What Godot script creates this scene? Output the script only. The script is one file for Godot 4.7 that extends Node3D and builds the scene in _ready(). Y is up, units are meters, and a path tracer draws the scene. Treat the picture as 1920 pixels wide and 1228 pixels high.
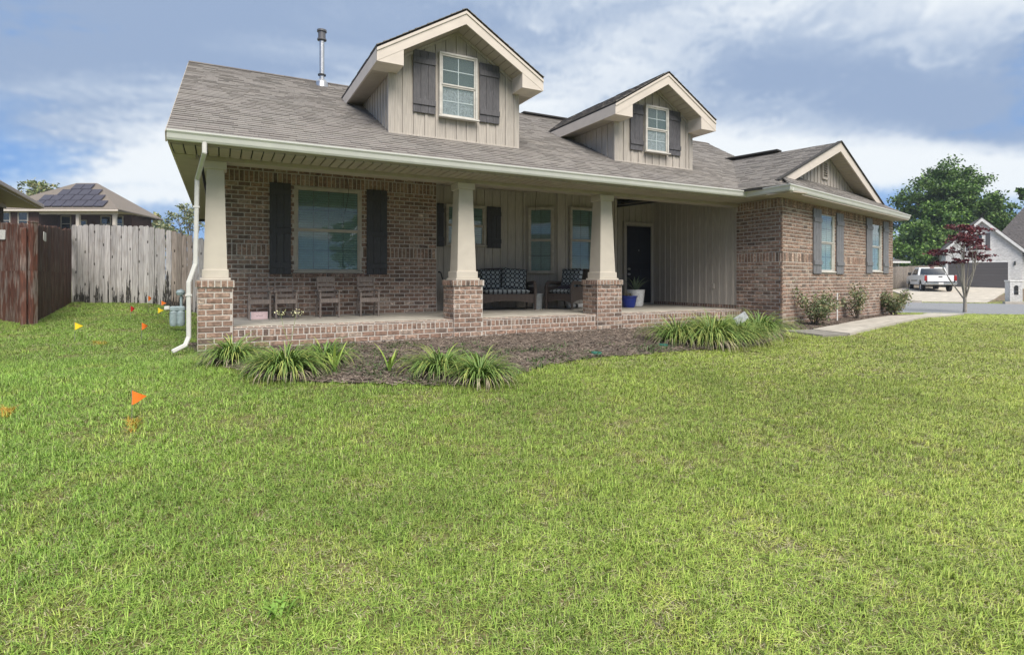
extends Node3D

# The place: a brick ranch house with a front porch, its lawn, and the neighbours. Metres, y up, the viewer looks along -z.
const TURN := 0.48345                       # the house front is turned this much from the picture plane
const HOUSE_AT := Vector3(-4.389, 0.0, -7.729)
const COURSE := 0.0805                      # height of one brick course
const PITCH := 0.5
var rnd := RandomNumberGenerator.new()
var M := {}
var numbers := {}
var house: Node3D
var bricks := []                            # every brick of the house, gathered before they are made
var shingles := []                          # every shingle tab of the house
var noise := FastNoiseLite.new()

# ---------------------------------------------------------------- mesh building
class Shape:
	var v := PackedVector3Array()
	var n := PackedVector3Array()
	var c := PackedColorArray()
	var uv := PackedVector2Array()
	var t := Transform3D.IDENTITY
	var tint := Color(1, 1, 1)
	func vert(p: Vector3, nn: Vector3, q := Vector2.ZERO) -> void:
		v.append(t * p); n.append((t.basis * nn).normalized()); c.append(tint); uv.append(q)
	func face(pts: Array, mid: Vector3) -> void:            # a convex face, turned to point away from mid
		var nn: Vector3 = (pts[1] - pts[0]).cross(pts[2] - pts[0])
		if nn.length_squared() < 1e-16:
			nn = (pts[2] - pts[0]).cross(pts[pts.size() - 1] - pts[0])
		nn = nn.normalized()
		var flip: bool = nn.dot(pts[0] - mid) < 0.0
		if flip:
			nn = -nn
		for k in range(1, pts.size() - 1):
			vert(pts[0], nn)
			if flip:
				vert(pts[k], nn); vert(pts[k + 1], nn)
			else:
				vert(pts[k + 1], nn); vert(pts[k], nn)
	func quad_uv(a: Vector3, b: Vector3, d: Vector3, e: Vector3, r := Rect2(0, 0, 1, 1)) -> void:   # a bottom left, b bottom right, d top right, e top left
		var nn := (b - a).cross(e - a).normalized()
		var q := [Vector2(r.position.x, r.end.y), r.end, Vector2(r.end.x, r.position.y), r.position]
		var p := [a, b, d, e]
		for k in [0, 2, 1, 0, 3, 2]:
			vert(p[k], nn, q[k])
	func box(mid: Vector3, size: Vector3, b := Basis.IDENTITY, ch := 0.0) -> void:
		var h := size * 0.5
		var ax := [b.x * h.x, b.y * h.y, b.z * h.z]
		if ch <= 0.0:
			for i in 3:
				for s in [-1.0, 1.0]:
					var o: Vector3 = mid + ax[i] * s
					var p: Vector3 = ax[(i + 1) % 3]
					var q: Vector3 = ax[(i + 2) % 3]
					face([o - p - q, o + p - q, o + p + q, o - p + q], mid)
			return
		ch = minf(ch, minf(h.x, minf(h.y, h.z)) * 0.6)
		var un := [b.x, b.y, b.z]
		for i in 3:
			var j := (i + 1) % 3
			var k := (i + 2) % 3
			for s in [-1.0, 1.0]:
				var o: Vector3 = mid + ax[i] * s
				var p: Vector3 = ax[j] - un[j] * ch
				var q: Vector3 = ax[k] - un[k] * ch
				face([o - p - q, o + p - q, o + p + q, o - p + q], mid)
				for s2 in [-1.0, 1.0]:
					var e1: Vector3 = ax[i] * s + (ax[j] - un[j] * ch) * s2
					var e2: Vector3 = (ax[i] - un[i] * ch) * s + ax[j] * s2
					face([mid + e1 - q, mid + e1 + q, mid + e2 + q, mid + e2 - q], mid)
					for s3 in ([-1.0, 1.0] if i == 0 else []):
						var e3: Vector3 = ax[2] * s3
						face([mid + e1 + q * s3, mid + e2 + q * s3, mid + (ax[i] - un[i] * ch) * s + (ax[j] - un[j] * ch) * s2 + e3], mid)
	func bar(a: Vector3, b: Vector3, wide: float, deep: float, up := Vector3.UP, ch := 0.0) -> void:   # a straight stick; wide across, deep along up
		var z := (b - a).normalized()
		var x := up.cross(z)
		if x.length() < 0.01:
			x = Vector3.RIGHT.cross(z)
		x = x.normalized()
		box((a + b) * 0.5, Vector3(wide, deep, a.distance_to(b)), Basis(x, z.cross(x), z), ch)
	func prism(poly: PackedVector2Array, z0: float, z1: float) -> void:      # a flat outline in x, y, drawn out along z
		var idx := Geometry2D.triangulate_polygon(poly)
		var cen := Vector2.ZERO
		for p in poly:
			cen += p / poly.size()
		var m := Vector3(cen.x, cen.y, (z0 + z1) * 0.5)
		for k in range(0, idx.size(), 3):
			for z in [z0, z1]:
				face([Vector3(poly[idx[k]].x, poly[idx[k]].y, z), Vector3(poly[idx[k + 1]].x, poly[idx[k + 1]].y, z), Vector3(poly[idx[k + 2]].x, poly[idx[k + 2]].y, z)], m)
		var turn := 1.0 if not Geometry2D.is_polygon_clockwise(poly) else -1.0
		for k in poly.size():
			var a := poly[k]
			var b := poly[(k + 1) % poly.size()]
			var out := Vector3(b.y - a.y, a.x - b.x, 0) * turn
			var fm := Vector3((a.x + b.x) * 0.5, (a.y + b.y) * 0.5, m.z)
			face([Vector3(a.x, a.y, z0), Vector3(b.x, b.y, z0), Vector3(b.x, b.y, z1), Vector3(a.x, a.y, z1)], fm - out)
	func tube(pts: Array, rad: Array, sides := 8, caps := true) -> void:
		var rings := []
		var side := Vector3.ZERO
		for k in pts.size():
			var d: Vector3 = (pts[mini(k + 1, pts.size() - 1)] - pts[maxi(k - 1, 0)]).normalized()
			if side == Vector3.ZERO:
				side = d.cross(Vector3.UP if absf(d.y) < 0.9 else Vector3.RIGHT).normalized()
			side = (side - d * side.dot(d)).normalized()
			var up := d.cross(side)
			var ring := []
			for i in sides:
				var an := TAU * i / sides
				ring.append((side * cos(an) + up * sin(an)))
			rings.append(ring)
		for k in pts.size() - 1:
			for i in sides:
				var j := (i + 1) % sides
				var a0: Vector3 = rings[k][i]
				var a1: Vector3 = rings[k][j]
				var b0: Vector3 = rings[k + 1][i]
				var b1: Vector3 = rings[k + 1][j]
				var p0: Vector3 = pts[k] + a0 * rad[k]
				var p1: Vector3 = pts[k] + a1 * rad[k]
				var q0: Vector3 = pts[k + 1] + b0 * rad[k + 1]
				var q1: Vector3 = pts[k + 1] + b1 * rad[k + 1]
				vert(p0, a0); vert(q0, b0); vert(p1, a1)
				vert(p1, a1); vert(q0, b0); vert(q1, b1)
		if caps:
			for k in [0, pts.size() - 1]:
				var ring := []
				for i in sides:
					ring.append(pts[k] + rings[k][i] * rad[k])
				face(ring, pts[1] if k == 0 else pts[pts.size() - 2])
	func lathe(prof: Array, sides := 20, at := Vector3.ZERO) -> void:        # prof: Vector2(radius, height)
		for k in prof.size() - 1:
			var d: Vector2 = prof[k + 1] - prof[k]
			for i in sides:
				var a := TAU * i / sides
				var b := TAU * (i + 1) / sides
				var pa := Vector3(cos(a), 0, sin(a))
				var pb := Vector3(cos(b), 0, sin(b))
				var na := (pa * d.y - Vector3.UP * d.x).normalized()
				var nb := (pb * d.y - Vector3.UP * d.x).normalized()
				var l0: Vector3 = at + pa * prof[k].x + Vector3.UP * prof[k].y
				var l1: Vector3 = at + pb * prof[k].x + Vector3.UP * prof[k].y
				var h0: Vector3 = at + pa * prof[k + 1].x + Vector3.UP * prof[k + 1].y
				var h1: Vector3 = at + pb * prof[k + 1].x + Vector3.UP * prof[k + 1].y
				vert(l0, na); vert(l1, nb); vert(h0, na)
				vert(h0, na); vert(l1, nb); vert(h1, nb)
	func sweep(path: Array, prof: Array) -> void:            # a profile (out, up) along a level path, mitred; out is to the right of travel
		var rows := []
		for k in path.size():
			var d0: Vector3 = (path[k] - path[maxi(k - 1, 0)]).normalized()
			var d1: Vector3 = (path[mini(k + 1, path.size() - 1)] - path[k]).normalized()
			if k == 0: d0 = d1
			if k == path.size() - 1: d1 = d0
			var o0 := Vector3(-d0.z, 0, d0.x)
			var o1 := Vector3(-d1.z, 0, d1.x)
			var o := (o0 + o1).normalized()
			o /= maxf(0.3, o.dot(o0))
			var row := []
			for p in prof:
				row.append(path[k] + o * p.x + Vector3.UP * p.y)
			rows.append(row)
		for k in path.size() - 1:
			var mid := Vector3.ZERO
			for p in rows[k]: mid += p / prof.size()
			for i in prof.size():
				var j := (i + 1) % prof.size()
				var m2 := mid
				face([rows[k][i], rows[k][j], rows[k + 1][j], rows[k + 1][i]], m2)
		for k in [0, path.size() - 1]:
			var mid2 := Vector3.ZERO
			for p in rows[1 if k == 0 else path.size() - 2]: mid2 += p / prof.size()
			for i in range(1, prof.size() - 1):
				face([rows[k][0], rows[k][i], rows[k][i + 1]], mid2)
	func mesh() -> ArrayMesh:
		var m := ArrayMesh.new()
		if v.is_empty():
			return m
		var a := []
		a.resize(Mesh.ARRAY_MAX)
		a[Mesh.ARRAY_VERTEX] = v
		a[Mesh.ARRAY_NORMAL] = n
		a[Mesh.ARRAY_COLOR] = c
		a[Mesh.ARRAY_TEX_UV] = uv
		m.add_surface_from_arrays(Mesh.PRIMITIVE_TRIANGLES, a)
		return m

func obj(called: String, s: Shape, m: Material, parent: Node3D = self) -> MeshInstance3D:
	return put(called, s.mesh(), m, parent)

func put(called: String, mesh: Mesh, m: Material, parent: Node3D = self) -> MeshInstance3D:
	var o := MeshInstance3D.new()
	o.mesh = mesh
	o.material_override = m
	o.name = numbered(called) if parent == self else called
	parent.add_child(o, true)
	return o

func numbered(called: String) -> String:
	var k: int = numbers.get(called, 0)
	numbers[called] = k + 1
	return called if k == 0 else "%s_%03d" % [called, k]

func thing(called: String, label: String, category: String, at := Vector3.ZERO, turn := 0.0, group := "") -> Node3D:
	var o := Node3D.new()
	o.name = numbered(called)
	add_child(o)
	o.position = at
	o.rotation.y = turn
	return tag(o, label, category, group)

func tag(o: Node3D, label: String, category: String, group := "") -> Node3D:
	o.set_meta("label", label)
	o.set_meta("category", category)
	if group:
		o.set_meta("group", group)
	return o

func kind(o: Node3D, k: String, label := "") -> Node3D:
	o.set_meta("kind", k)
	if label:
		o.set_meta("label", label)
	return o

func one_box(mid: Vector3, size: Vector3, ch := 0.0, b := Basis.IDENTITY) -> Shape:
	var s := Shape.new()
	s.box(mid, size, b, ch)
	return s

# ---------------------------------------------------------------- materials
func lin(r: float, g: float, b: float) -> Color:
	return Color(r, g, b).linear_to_srgb()

func ramp_noise(freq: float, lo: float, hi: float, size := 512, oct := 4, typ := FastNoiseLite.TYPE_SIMPLEX_SMOOTH, sd := 1) -> ImageTexture:
	return stretched(freq, freq, lo, hi, size, oct, sd, typ)

func stretched(fx: float, fy: float, lo: float, hi: float, size := 512, oct := 4, sd := 1, typ := FastNoiseLite.TYPE_SIMPLEX_SMOOTH) -> ImageTexture:   # seamless grey noise, fx and fy in waves per tile
	var f := FastNoiseLite.new()
	f.seed = sd
	f.noise_type = typ
	f.frequency = 1.0
	f.fractal_octaves = oct
	var data := PackedByteArray()
	data.resize(size * size)
	var rx := fx / TAU
	var ry := fy / TAU
	for y in size:
		var b := TAU * y / size
		var cy := cos(b) * ry
		var sy := sin(b) * ry
		for x in size:
			var a := TAU * x / size
			var q := f.get_noise_3d(cos(a) * rx + sy * 0.7 + 31.0, sin(a) * rx - sy * 0.7 + 17.0, cy * 1.2 + 5.0)
			data[y * size + x] = int(clampf(lo + (hi - lo) * (0.5 + 0.72 * q), 0.0, 1.0) * 255.0)
	return ImageTexture.create_from_image(Image.create_from_data(size, size, false, Image.FORMAT_L8, data))

func mat(called: String, col: Color, rough := 0.8, tex: Texture2D = null, tile := 1.0, bump: Texture2D = null, deep := 0.0) -> StandardMaterial3D:
	var m := StandardMaterial3D.new()
	m.resource_name = called
	m.albedo_color = col
	m.roughness = rough
	m.vertex_color_use_as_albedo = true
	m.cull_mode = BaseMaterial3D.CULL_DISABLED
	if tex:
		m.albedo_texture = tex
		m.uv1_triplanar = true
		m.uv1_world_triplanar = true
		m.uv1_scale = Vector3.ONE / tile
	if bump:
		m.normal_enabled = true
		m.normal_texture = bump
		m.normal_scale = deep
	M[called] = m
	return m

func normal_of(t: ImageTexture, strong: float) -> ImageTexture:
	var im: Image = t.get_image().duplicate()
	im.convert(Image.FORMAT_RGBA8)
	im.bump_map_to_normal_map(strong)
	return ImageTexture.create_from_image(im)

func materials() -> void:
	var blotch := ramp_noise(9.0, 0.45, 1.0, 512, 5, FastNoiseLite.TYPE_SIMPLEX_SMOOTH, 3)
	var fine := ramp_noise(60.0, 0.62, 1.0, 512, 3, FastNoiseLite.TYPE_SIMPLEX_SMOOTH, 4)
	var soft := ramp_noise(7.0, 0.8, 1.0, 512, 5, FastNoiseLite.TYPE_SIMPLEX_SMOOTH, 5)
	var clean := ramp_noise(5.0, 0.93, 1.0, 256, 4, FastNoiseLite.TYPE_SIMPLEX_SMOOTH, 15)
	var grain := stretched(70.0, 4.0, 0.5, 1.0, 512, 4, 6)
	var grain_fine := stretched(110.0, 3.0, 0.74, 1.0, 512, 3, 7)
	var fine_bump := normal_of(fine, 4.0)
	var blotch_bump := normal_of(blotch, 6.0)
	var grain_bump := normal_of(grain, 5.0)
	mat("brick", Color.WHITE, 0.92, brick_face(), 0.9, blotch_bump, 0.6)
	mat("mortar", lin(0.70, 0.65, 0.60), 0.95, fine, 0.5, fine_bump, 0.5)
	mat("shingle", Color.WHITE, 0.95, fine, 0.45, fine_bump, 0.6)
	mat("roof_felt", lin(0.045, 0.042, 0.04), 0.95, fine, 0.5)
	mat("concrete", lin(0.52, 0.485, 0.42), 0.85, soft, 2.2, fine_bump, 0.25)
	mat("walk", lin(0.46, 0.425, 0.37), 0.9, soft, 1.7, fine_bump, 0.3)
	mat("drive", lin(0.50, 0.455, 0.385), 0.9, soft, 3.0, fine_bump, 0.25)
	mat("asphalt", lin(0.30, 0.31, 0.33), 0.9, fine, 0.8, fine_bump, 0.3)
	mat("siding", lin(0.50, 0.455, 0.405), 0.62, grain_fine, 1.1)
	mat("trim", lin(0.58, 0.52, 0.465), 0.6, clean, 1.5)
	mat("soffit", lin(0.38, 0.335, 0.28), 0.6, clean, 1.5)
	mat("column", lin(0.52, 0.475, 0.41), 0.6, clean, 1.2)
	mat("gutter", lin(0.60, 0.61, 0.59), 0.4, clean, 1.5)
	mat("spout", lin(0.56, 0.555, 0.54), 0.4, clean, 0.8)
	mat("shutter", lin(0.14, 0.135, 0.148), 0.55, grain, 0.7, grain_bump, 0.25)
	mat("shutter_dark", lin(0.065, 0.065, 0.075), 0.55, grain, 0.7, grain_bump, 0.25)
	mat("window_frame", lin(0.48, 0.44, 0.385), 0.5, soft, 1.0)
	mat("window_white", lin(0.60, 0.58, 0.54), 0.45, soft, 1.0)
	mat("muntin", lin(0.05, 0.075, 0.072), 0.6)
	mat("muntin_pale", lin(0.62, 0.66, 0.68), 0.6)
	mat("blind", lin(0.19, 0.32, 0.295), 0.7, soft, 0.6)
	mat("curtain", lin(0.42, 0.46, 0.50), 0.9, blotch, 0.35)
	mat("room", lin(0.02, 0.028, 0.03), 0.9)  # near-black: the darkness of unlit interiors put into the colour
	mat("door_navy", lin(0.012, 0.014, 0.026), 0.4, soft, 0.8)
	mat("metal", lin(0.55, 0.56, 0.58), 0.35, soft, 0.4)
	M.metal.metallic = 0.85
	mat("black", lin(0.015, 0.015, 0.016), 0.55)
	mat("rubber", lin(0.022, 0.022, 0.023), 0.85)
	mat("old_wood", lin(0.40, 0.335, 0.30), 0.85, grain, 0.5, grain_bump, 0.5)
	mat("fence_grey", Color.WHITE, 0.92, fence_stain())
	M.fence_grey.uv1_triplanar = false
	mat("fence_red", Color.WHITE, 0.85, red_wash(), 1.3, grain_bump, 0.6)
	mat("fence_tan", lin(0.36, 0.31, 0.265), 0.92, grain, 0.9, grain_bump, 0.6)
	mat("wicker", lin(0.19, 0.145, 0.125), 0.6, weave(), 0.16, normal_of(weave(), 8.0), 1.0)
	mat("white", lin(0.8, 0.8, 0.79), 0.5, soft, 0.7)
	mat("pink", lin(0.74, 0.60, 0.61), 0.7, soft, 0.6)
	mat("blue_glaze", lin(0.012, 0.03, 0.22), 0.15)
	mat("ceramic", lin(0.78, 0.79, 0.80), 0.25, soft, 0.5)
	mat("grey_plastic", lin(0.40, 0.43, 0.44), 0.5, soft, 0.5)
	mat("meter_grey", lin(0.36, 0.45, 0.48), 0.55, soft, 0.4)
	mat("cloth_navy", lin(0.025, 0.022, 0.045), 0.95, fine, 0.3)
	mat("bark", lin(0.20, 0.165, 0.135), 0.95, grain, 0.7, grain_bump, 0.8)
	mat("pale_bark", lin(0.50, 0.46, 0.40), 0.9, grain, 0.4, grain_bump, 0.4)
	mat("car_white", lin(0.80, 0.81, 0.82), 0.25)
	M.car_white.clearcoat_enabled = true
	M.car_white.clearcoat = 0.6
	mat("chrome", lin(0.62, 0.63, 0.64), 0.2)
	M.chrome.metallic = 0.9
	mat("red_lens", lin(0.30, 0.015, 0.012), 0.2)
	mat("dark_glass", lin(0.012, 0.016, 0.018), 0.06)
	M.dark_glass.metallic_specular = 0.7
	mat("house_red", lin(0.20, 0.095, 0.075), 0.95, brick_face(), 0.8)
	mat("house_dark_brick", lin(0.10, 0.055, 0.05), 0.95, brick_face(), 0.8)
	mat("house_white_brick", lin(0.80, 0.79, 0.78), 0.85, soft, 0.8)
	mat("far_roof", lin(0.24, 0.205, 0.175), 0.95, fine, 1.2)
	mat("far_roof_grey", lin(0.17, 0.155, 0.155), 0.95, blotch, 0.8)
	mat("solar", lin(0.035, 0.03, 0.045), 0.22)
	mat("garage_door", lin(0.062, 0.057, 0.059), 0.6)
	mat("plate_white", lin(0.78, 0.78, 0.77), 0.45, soft, 0.5)
	mat("sign_grey", lin(0.55, 0.58, 0.62), 0.7, grain, 0.35)
	mat("lid_green", lin(0.02, 0.12, 0.085), 0.55)
	for f in [["flag_orange", Color(1.0, 0.23, 0.02)], ["flag_yellow", Color(1.0, 0.74, 0.02)], ["flag_red", Color(0.62, 0.02, 0.02)]]:
		var fm := mat(f[0], lin(f[1].r * 0.85, f[1].g * 0.85, f[1].b), 0.6)
		fm.backlight_enabled = true
		fm.backlight = lin(f[1].r * 0.3, f[1].g * 0.3, f[1].b * 0.3)
	for l in [["grass", 0.16], ["leaf", 0.14], ["straw", 0.08], ["leaf_red", 0.06]]:
		var lm := mat(l[0], Color.WHITE, 0.62)
		lm.backlight_enabled = true
		lm.backlight = lin(l[1], l[1] * 1.15, l[1] * 0.35) if l[0] != "leaf_red" else lin(0.08, 0.015, 0.02)
	mat("mulch", lin(0.15, 0.12, 0.097), 0.97, blotch, 0.35, blotch_bump, 1.0)
	mat("chip", Color.WHITE, 0.95)
	mat("soil", Color.WHITE, 0.97, lawn_soil(), 1.3, blotch_bump, 0.7)
	var glass := StandardMaterial3D.new()
	glass.resource_name = "glass"
	glass.albedo_color = Color(0.5, 0.62, 0.62, 0.12)
	glass.transparency = BaseMaterial3D.TRANSPARENCY_ALPHA
	glass.roughness = 0.02
	glass.metallic_specular = 0.47
	glass.cull_mode = BaseMaterial3D.CULL_DISABLED
	M.glass = glass
	var cm := StandardMaterial3D.new()
	cm.resource_name = "cushion"
	cm.albedo_texture = cushion_print()
	cm.roughness = 0.95
	cm.cull_mode = BaseMaterial3D.CULL_DISABLED
	M.cushion = cm
	var pm: StandardMaterial3D = cm.duplicate()
	pm.resource_name = "print"
	pm.albedo_texture = box_print()
	M.box_print = pm

func picture(size: Vector2i, f: Callable) -> ImageTexture:
	var im := Image.create(size.x, size.y, false, Image.FORMAT_RGB8)
	for y in size.y:
		for x in size.x:
			im.set_pixel(x, y, f.call(x, y))
	return ImageTexture.create_from_image(im)

func wrapped(f: FastNoiseLite, x: float, y: float, s: float) -> float:      # seamless over a tile of side s pixels, in noise units of one pixel
	var u := x / s
	var w := y / s
	var a := f.get_noise_2d(x, y)
	var b := f.get_noise_2d(x - s, y)
	var d := f.get_noise_2d(x, y - s)
	var e := f.get_noise_2d(x - s, y - s)
	return (a * (1.0 - u) + b * u) * (1.0 - w) + (d * (1.0 - u) + e * u) * w

func brick_face() -> ImageTexture:           # tumbled brick: dark burn marks and pale lime smears
	if M.has("_brick_face"):
		return M._brick_face
	var f := FastNoiseLite.new()
	f.frequency = 0.035
	f.fractal_octaves = 4
	var g := FastNoiseLite.new()
	g.seed = 9
	g.frequency = 0.018
	g.fractal_octaves = 5
	M._brick_face = picture(Vector2i(384, 384), func(x, y):
		var a := wrapped(f, x, y, 384.0)
		var b := wrapped(g, x, y, 384.0)
		var k := clampf(0.74 + a * 0.5, 0.3, 1.0)
		var lime := smoothstep(0.16, 0.42, b)
		return Color(k * 0.80, k * 0.78, k * 0.76).lerp(Color(1, 1, 1), lime * 0.85))
	return M._brick_face

func red_wash() -> ImageTexture:             # red-brown fence stain worn away to grey wood
	var f := FastNoiseLite.new()
	f.frequency = 0.012
	f.fractal_octaves = 5
	var g := FastNoiseLite.new()
	g.seed = 5
	g.frequency = 0.05
	return picture(Vector2i(384, 384), func(x, y):
		var a := f.get_noise_2d(x * 1.8, y * 0.35)
		var b := g.get_noise_2d(x * 2.0, y * 0.2)
		var k := 0.8 + b * 0.4
		return Color(0.40 * k, 0.235 * k, 0.185 * k).lerp(Color(0.52 * k, 0.47 * k, 0.45 * k), smoothstep(0.02, 0.30, a + b * 0.25)))

func fence_stain() -> ImageTexture:          # silvery boards with knots, black mould creeping up from the ground in ragged tongues
	var f := FastNoiseLite.new()
	f.frequency = 0.03
	f.fractal_octaves = 4
	return picture(Vector2i(1024, 512), func(x, y):
		var g := 0.5 + 0.5 * f.get_noise_2d(x * 6.0, y * 0.22)
		var p := 0.5 + 0.5 * f.get_noise_2d(x * 0.9 + 700.0, y * 0.35)
		var k := 0.55 + 0.42 * g
		var col := Color(k, k * 0.975, k * 0.96).lerp(Color(k * 0.72, k * 0.64, k * 0.57), smoothstep(0.5, 0.85, p) * 0.25)
		var tall := 0.10 + 0.42 * maxf(0.0, f.get_noise_2d(x * 0.55 + 90.0, 40.0)) + 0.30 * maxf(0.0, f.get_noise_2d(x * 2.2, 300.0))
		var up: float = 1.0 - y / 512.0
		if f.get_noise_2d(x * 0.5 + 33.0, 900.0) > -0.12 and up < tall + 0.05 * f.get_noise_2d(x * 3.0, y * 0.8):
			col = col.lerp(Color(0.13, 0.12, 0.115), 0.85 * smoothstep(-0.5, 0.25, f.get_noise_2d(x * 3.0, y * 0.7) + 0.2))
		var kn := Vector2(fmod(x, 73.0) - 36.0, (fmod(y + int(x / 73.0) * 131.0, 210.0) - 100.0) * 0.5)
		if kn.length() < 5.0:
			col = col.lerp(Color(0.16, 0.13, 0.12), 0.8)
		return col)

func weave() -> ImageTexture:
	if M.has("_weave"):
		return M._weave
	M._weave = picture(Vector2i(128, 128), func(x, y):
		var i := int(x / 16)
		var j := int(y / 16)
		var u := fmod(x, 16.0) / 16.0 - 0.5
		var w := fmod(y, 16.0) / 16.0 - 0.5
		var k := (1.0 - 3.4 * w * w) * (1.0 - 0.9 * u * u) if (i + j) % 2 == 0 else (1.0 - 3.4 * u * u) * (1.0 - 0.9 * w * w)
		k = clampf(k * (0.9 + 0.1 * sin(i * 7.3 + j * 3.1)), 0.12, 1.0)
		return Color(k, k, k))
	return M._weave

func cushion_print() -> ImageTexture:        # navy cloth printed with grey medallions and small links between them
	return picture(Vector2i(256, 256), func(x, y):
		var p := Vector2(fmod(x, 64.0) - 32.0, fmod(y, 64.0) - 32.0)
		var r := p.length()
		var col := Color(0.07, 0.075, 0.11)
		if r < 24.0:
			var ring := 0.5 + 0.5 * sin(r * 1.15)
			col = Color(0.66, 0.69, 0.70).lerp(Color(0.46, 0.50, 0.53), ring)
			if fmod(absf(atan2(p.y, p.x)) * 24.0 / PI, 2.0) < 0.5 and r > 8.0:
				col = col.darkened(0.25)
		elif (Vector2(absf(p.x) - 32.0, absf(p.y) - 32.0)).length() < 12.0:
			col = Color(0.56, 0.60, 0.63)
		return col)

func box_print() -> ImageTexture:            # pale pink card with one line of small dark script, too small to read
	return picture(Vector2i(256, 112), func(x, y):
		var col := Color(0.90, 0.80, 0.815)
		var u: float = x - 74.0
		if u > 0.0 and u < 108.0:
			var base := 62.0 - 5.0 * absf(sin(u * 0.29)) - (9.0 if fmod(u, 37.0) < 4.0 else 0.0) + 3.0 * sin(u * 0.11)
			if absf(y - base) < 2.2:
				col = Color(0.22, 0.2, 0.22)
		return col)

func lawn_soil() -> ImageTexture:            # thatch between the blades: green and straw flecks on brown earth
	var f := FastNoiseLite.new()
	f.frequency = 0.09
	f.fractal_octaves = 4
	var g := FastNoiseLite.new()
	g.seed = 21
	g.frequency = 0.02
	return picture(Vector2i(512, 512), func(x, y):
		var a := wrapped(f, x, y, 512.0)
		var b := wrapped(g, x, y, 512.0)
		var green := Color(0.27, 0.275, 0.13).lerp(Color(0.42, 0.43, 0.21), clampf(0.5 + a, 0.0, 1.0))
		return green.lerp(Color(0.44, 0.40, 0.27), smoothstep(-0.15, 0.35, b * 0.7 - a * 0.5)).darkened(clampf(-a * 0.6, 0.0, 0.5)))

func sky_light() -> void:
	var cam := Camera3D.new()
	cam.name = "camera"
	cam.projection = Camera3D.PROJECTION_FRUSTUM            # a level view with the lens shifted down, so uprights stay upright
	cam.near = 0.1
	cam.far = 2500.0
	cam.size = 0.118077
	cam.frustum_offset = Vector2(0.0, -0.00875)
	cam.position = Vector3(0, 1.15, 0)
	add_child(cam)
	cam.current = true
	var env := Environment.new()
	env.background_mode = Environment.BG_SKY
	env.tonemap_mode = Environment.TONE_MAPPER_LINEAR
	env.tonemap_exposure = 4.0
	env.sdfgi_enabled = true
	env.ssao_enabled = true
	env.ssil_enabled = true
	env.fog_enabled = true
	env.fog_density = 0.0005
	env.fog_light_color = Color(0.80, 0.86, 0.93)
	var pano := PanoramaSkyMaterial.new()
	pano.panorama = clouds()
	pano.energy_multiplier = 1.0
	env.sky = Sky.new()
	env.sky.sky_material = pano
	var we := WorldEnvironment.new()
	we.environment = env
	we.name = "environment"
	add_child(we)
	var sun := DirectionalLight3D.new()
	sun.name = "sun"
	sun.light_energy = 0.5
	sun.light_angular_distance = 45.0
	sun.light_color = Color(1.0, 0.965, 0.91)
	sun.shadow_enabled = true
	sun.look_at_from_position(Vector3(3.0, 12, 9), Vector3.ZERO)
	add_child(sun)

func clouds() -> ImageTexture:               # a mostly overcast sky: layered cloud with thin blue gaps near the horizon
	var w := 1536
	var h := 768
	var f := FastNoiseLite.new()
	f.seed = 12
	f.frequency = 0.36
	f.fractal_octaves = 6
	f.domain_warp_enabled = true
	f.domain_warp_amplitude = 0.9
	f.domain_warp_frequency = 0.35
	var g := FastNoiseLite.new()
	g.seed = 40
	g.frequency = 0.2
	g.fractal_octaves = 4
	var data := PackedFloat32Array()
	data.resize(w * h * 3)
	for y in h:
		var el := (0.5 - (y + 0.5) / h) * PI
		var se := sin(el)
		var ce := cos(el)
		for x in w:
			var az := ((x + 0.5) / w - 0.5) * TAU
			var c: Color
			var e := maxf(se, 0.0)
			var k := 1.0 / (e + 0.13)
			var px := sin(az) * ce * k
			var pz := -cos(az) * ce * k
			var a := f.get_noise_3d(px * 0.75, pz * 1.35, 0.0)
			var b := g.get_noise_2d(px * 0.8 + 50.0, pz * 1.3)
			var blue := Color(0.42, 0.60, 0.86).lerp(Color(0.55, 0.71, 0.90), exp(-e * 5.0))
			var cover := smoothstep(-0.42, 0.10, a + 0.55 * b + 0.22 * smoothstep(0.08, 0.45, e) - 0.10)
			var grey := Color(0.60, 0.68, 0.80)
			var bright := Color(0.94, 0.962, 0.98)
			var cl := grey.lerp(bright, smoothstep(-0.30, 0.30, a * 1.1 - b * 1.15 + 0.16 * exp(-e * 6.0)))
			c = blue.lerp(cl, cover)
			c = c.lerp(Color(0.80, 0.87, 0.94), 0.5 * exp(-e * 16.0))
			c = c.srgb_to_linear()
			var i := (y * w + x) * 3
			data[i] = c.r / 3.84
			data[i + 1] = c.g / 3.84
			data[i + 2] = c.b / 3.84
	return ImageTexture.create_from_image(Image.create_from_data(w, h, false, Image.FORMAT_RGBF, data.to_byte_array()))

func _ready() -> void:
	sky_light()
	noise.seed = 3
	noise.frequency = 0.02
	noise.fractal_octaves = 3
	materials()
	setting()
	build_house()
	rest()
	lawn()

# ---------------------------------------------------------------- the land
func house_uw(x: float, z: float) -> Vector2:            # along the house front, and depth behind the porch edge
	var dx := x - HOUSE_AT.x
	var dz := -z + HOUSE_AT.z
	return Vector2(dx * cos(TURN) + dz * sin(TURN), -dx * sin(TURN) + dz * cos(TURN))

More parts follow.
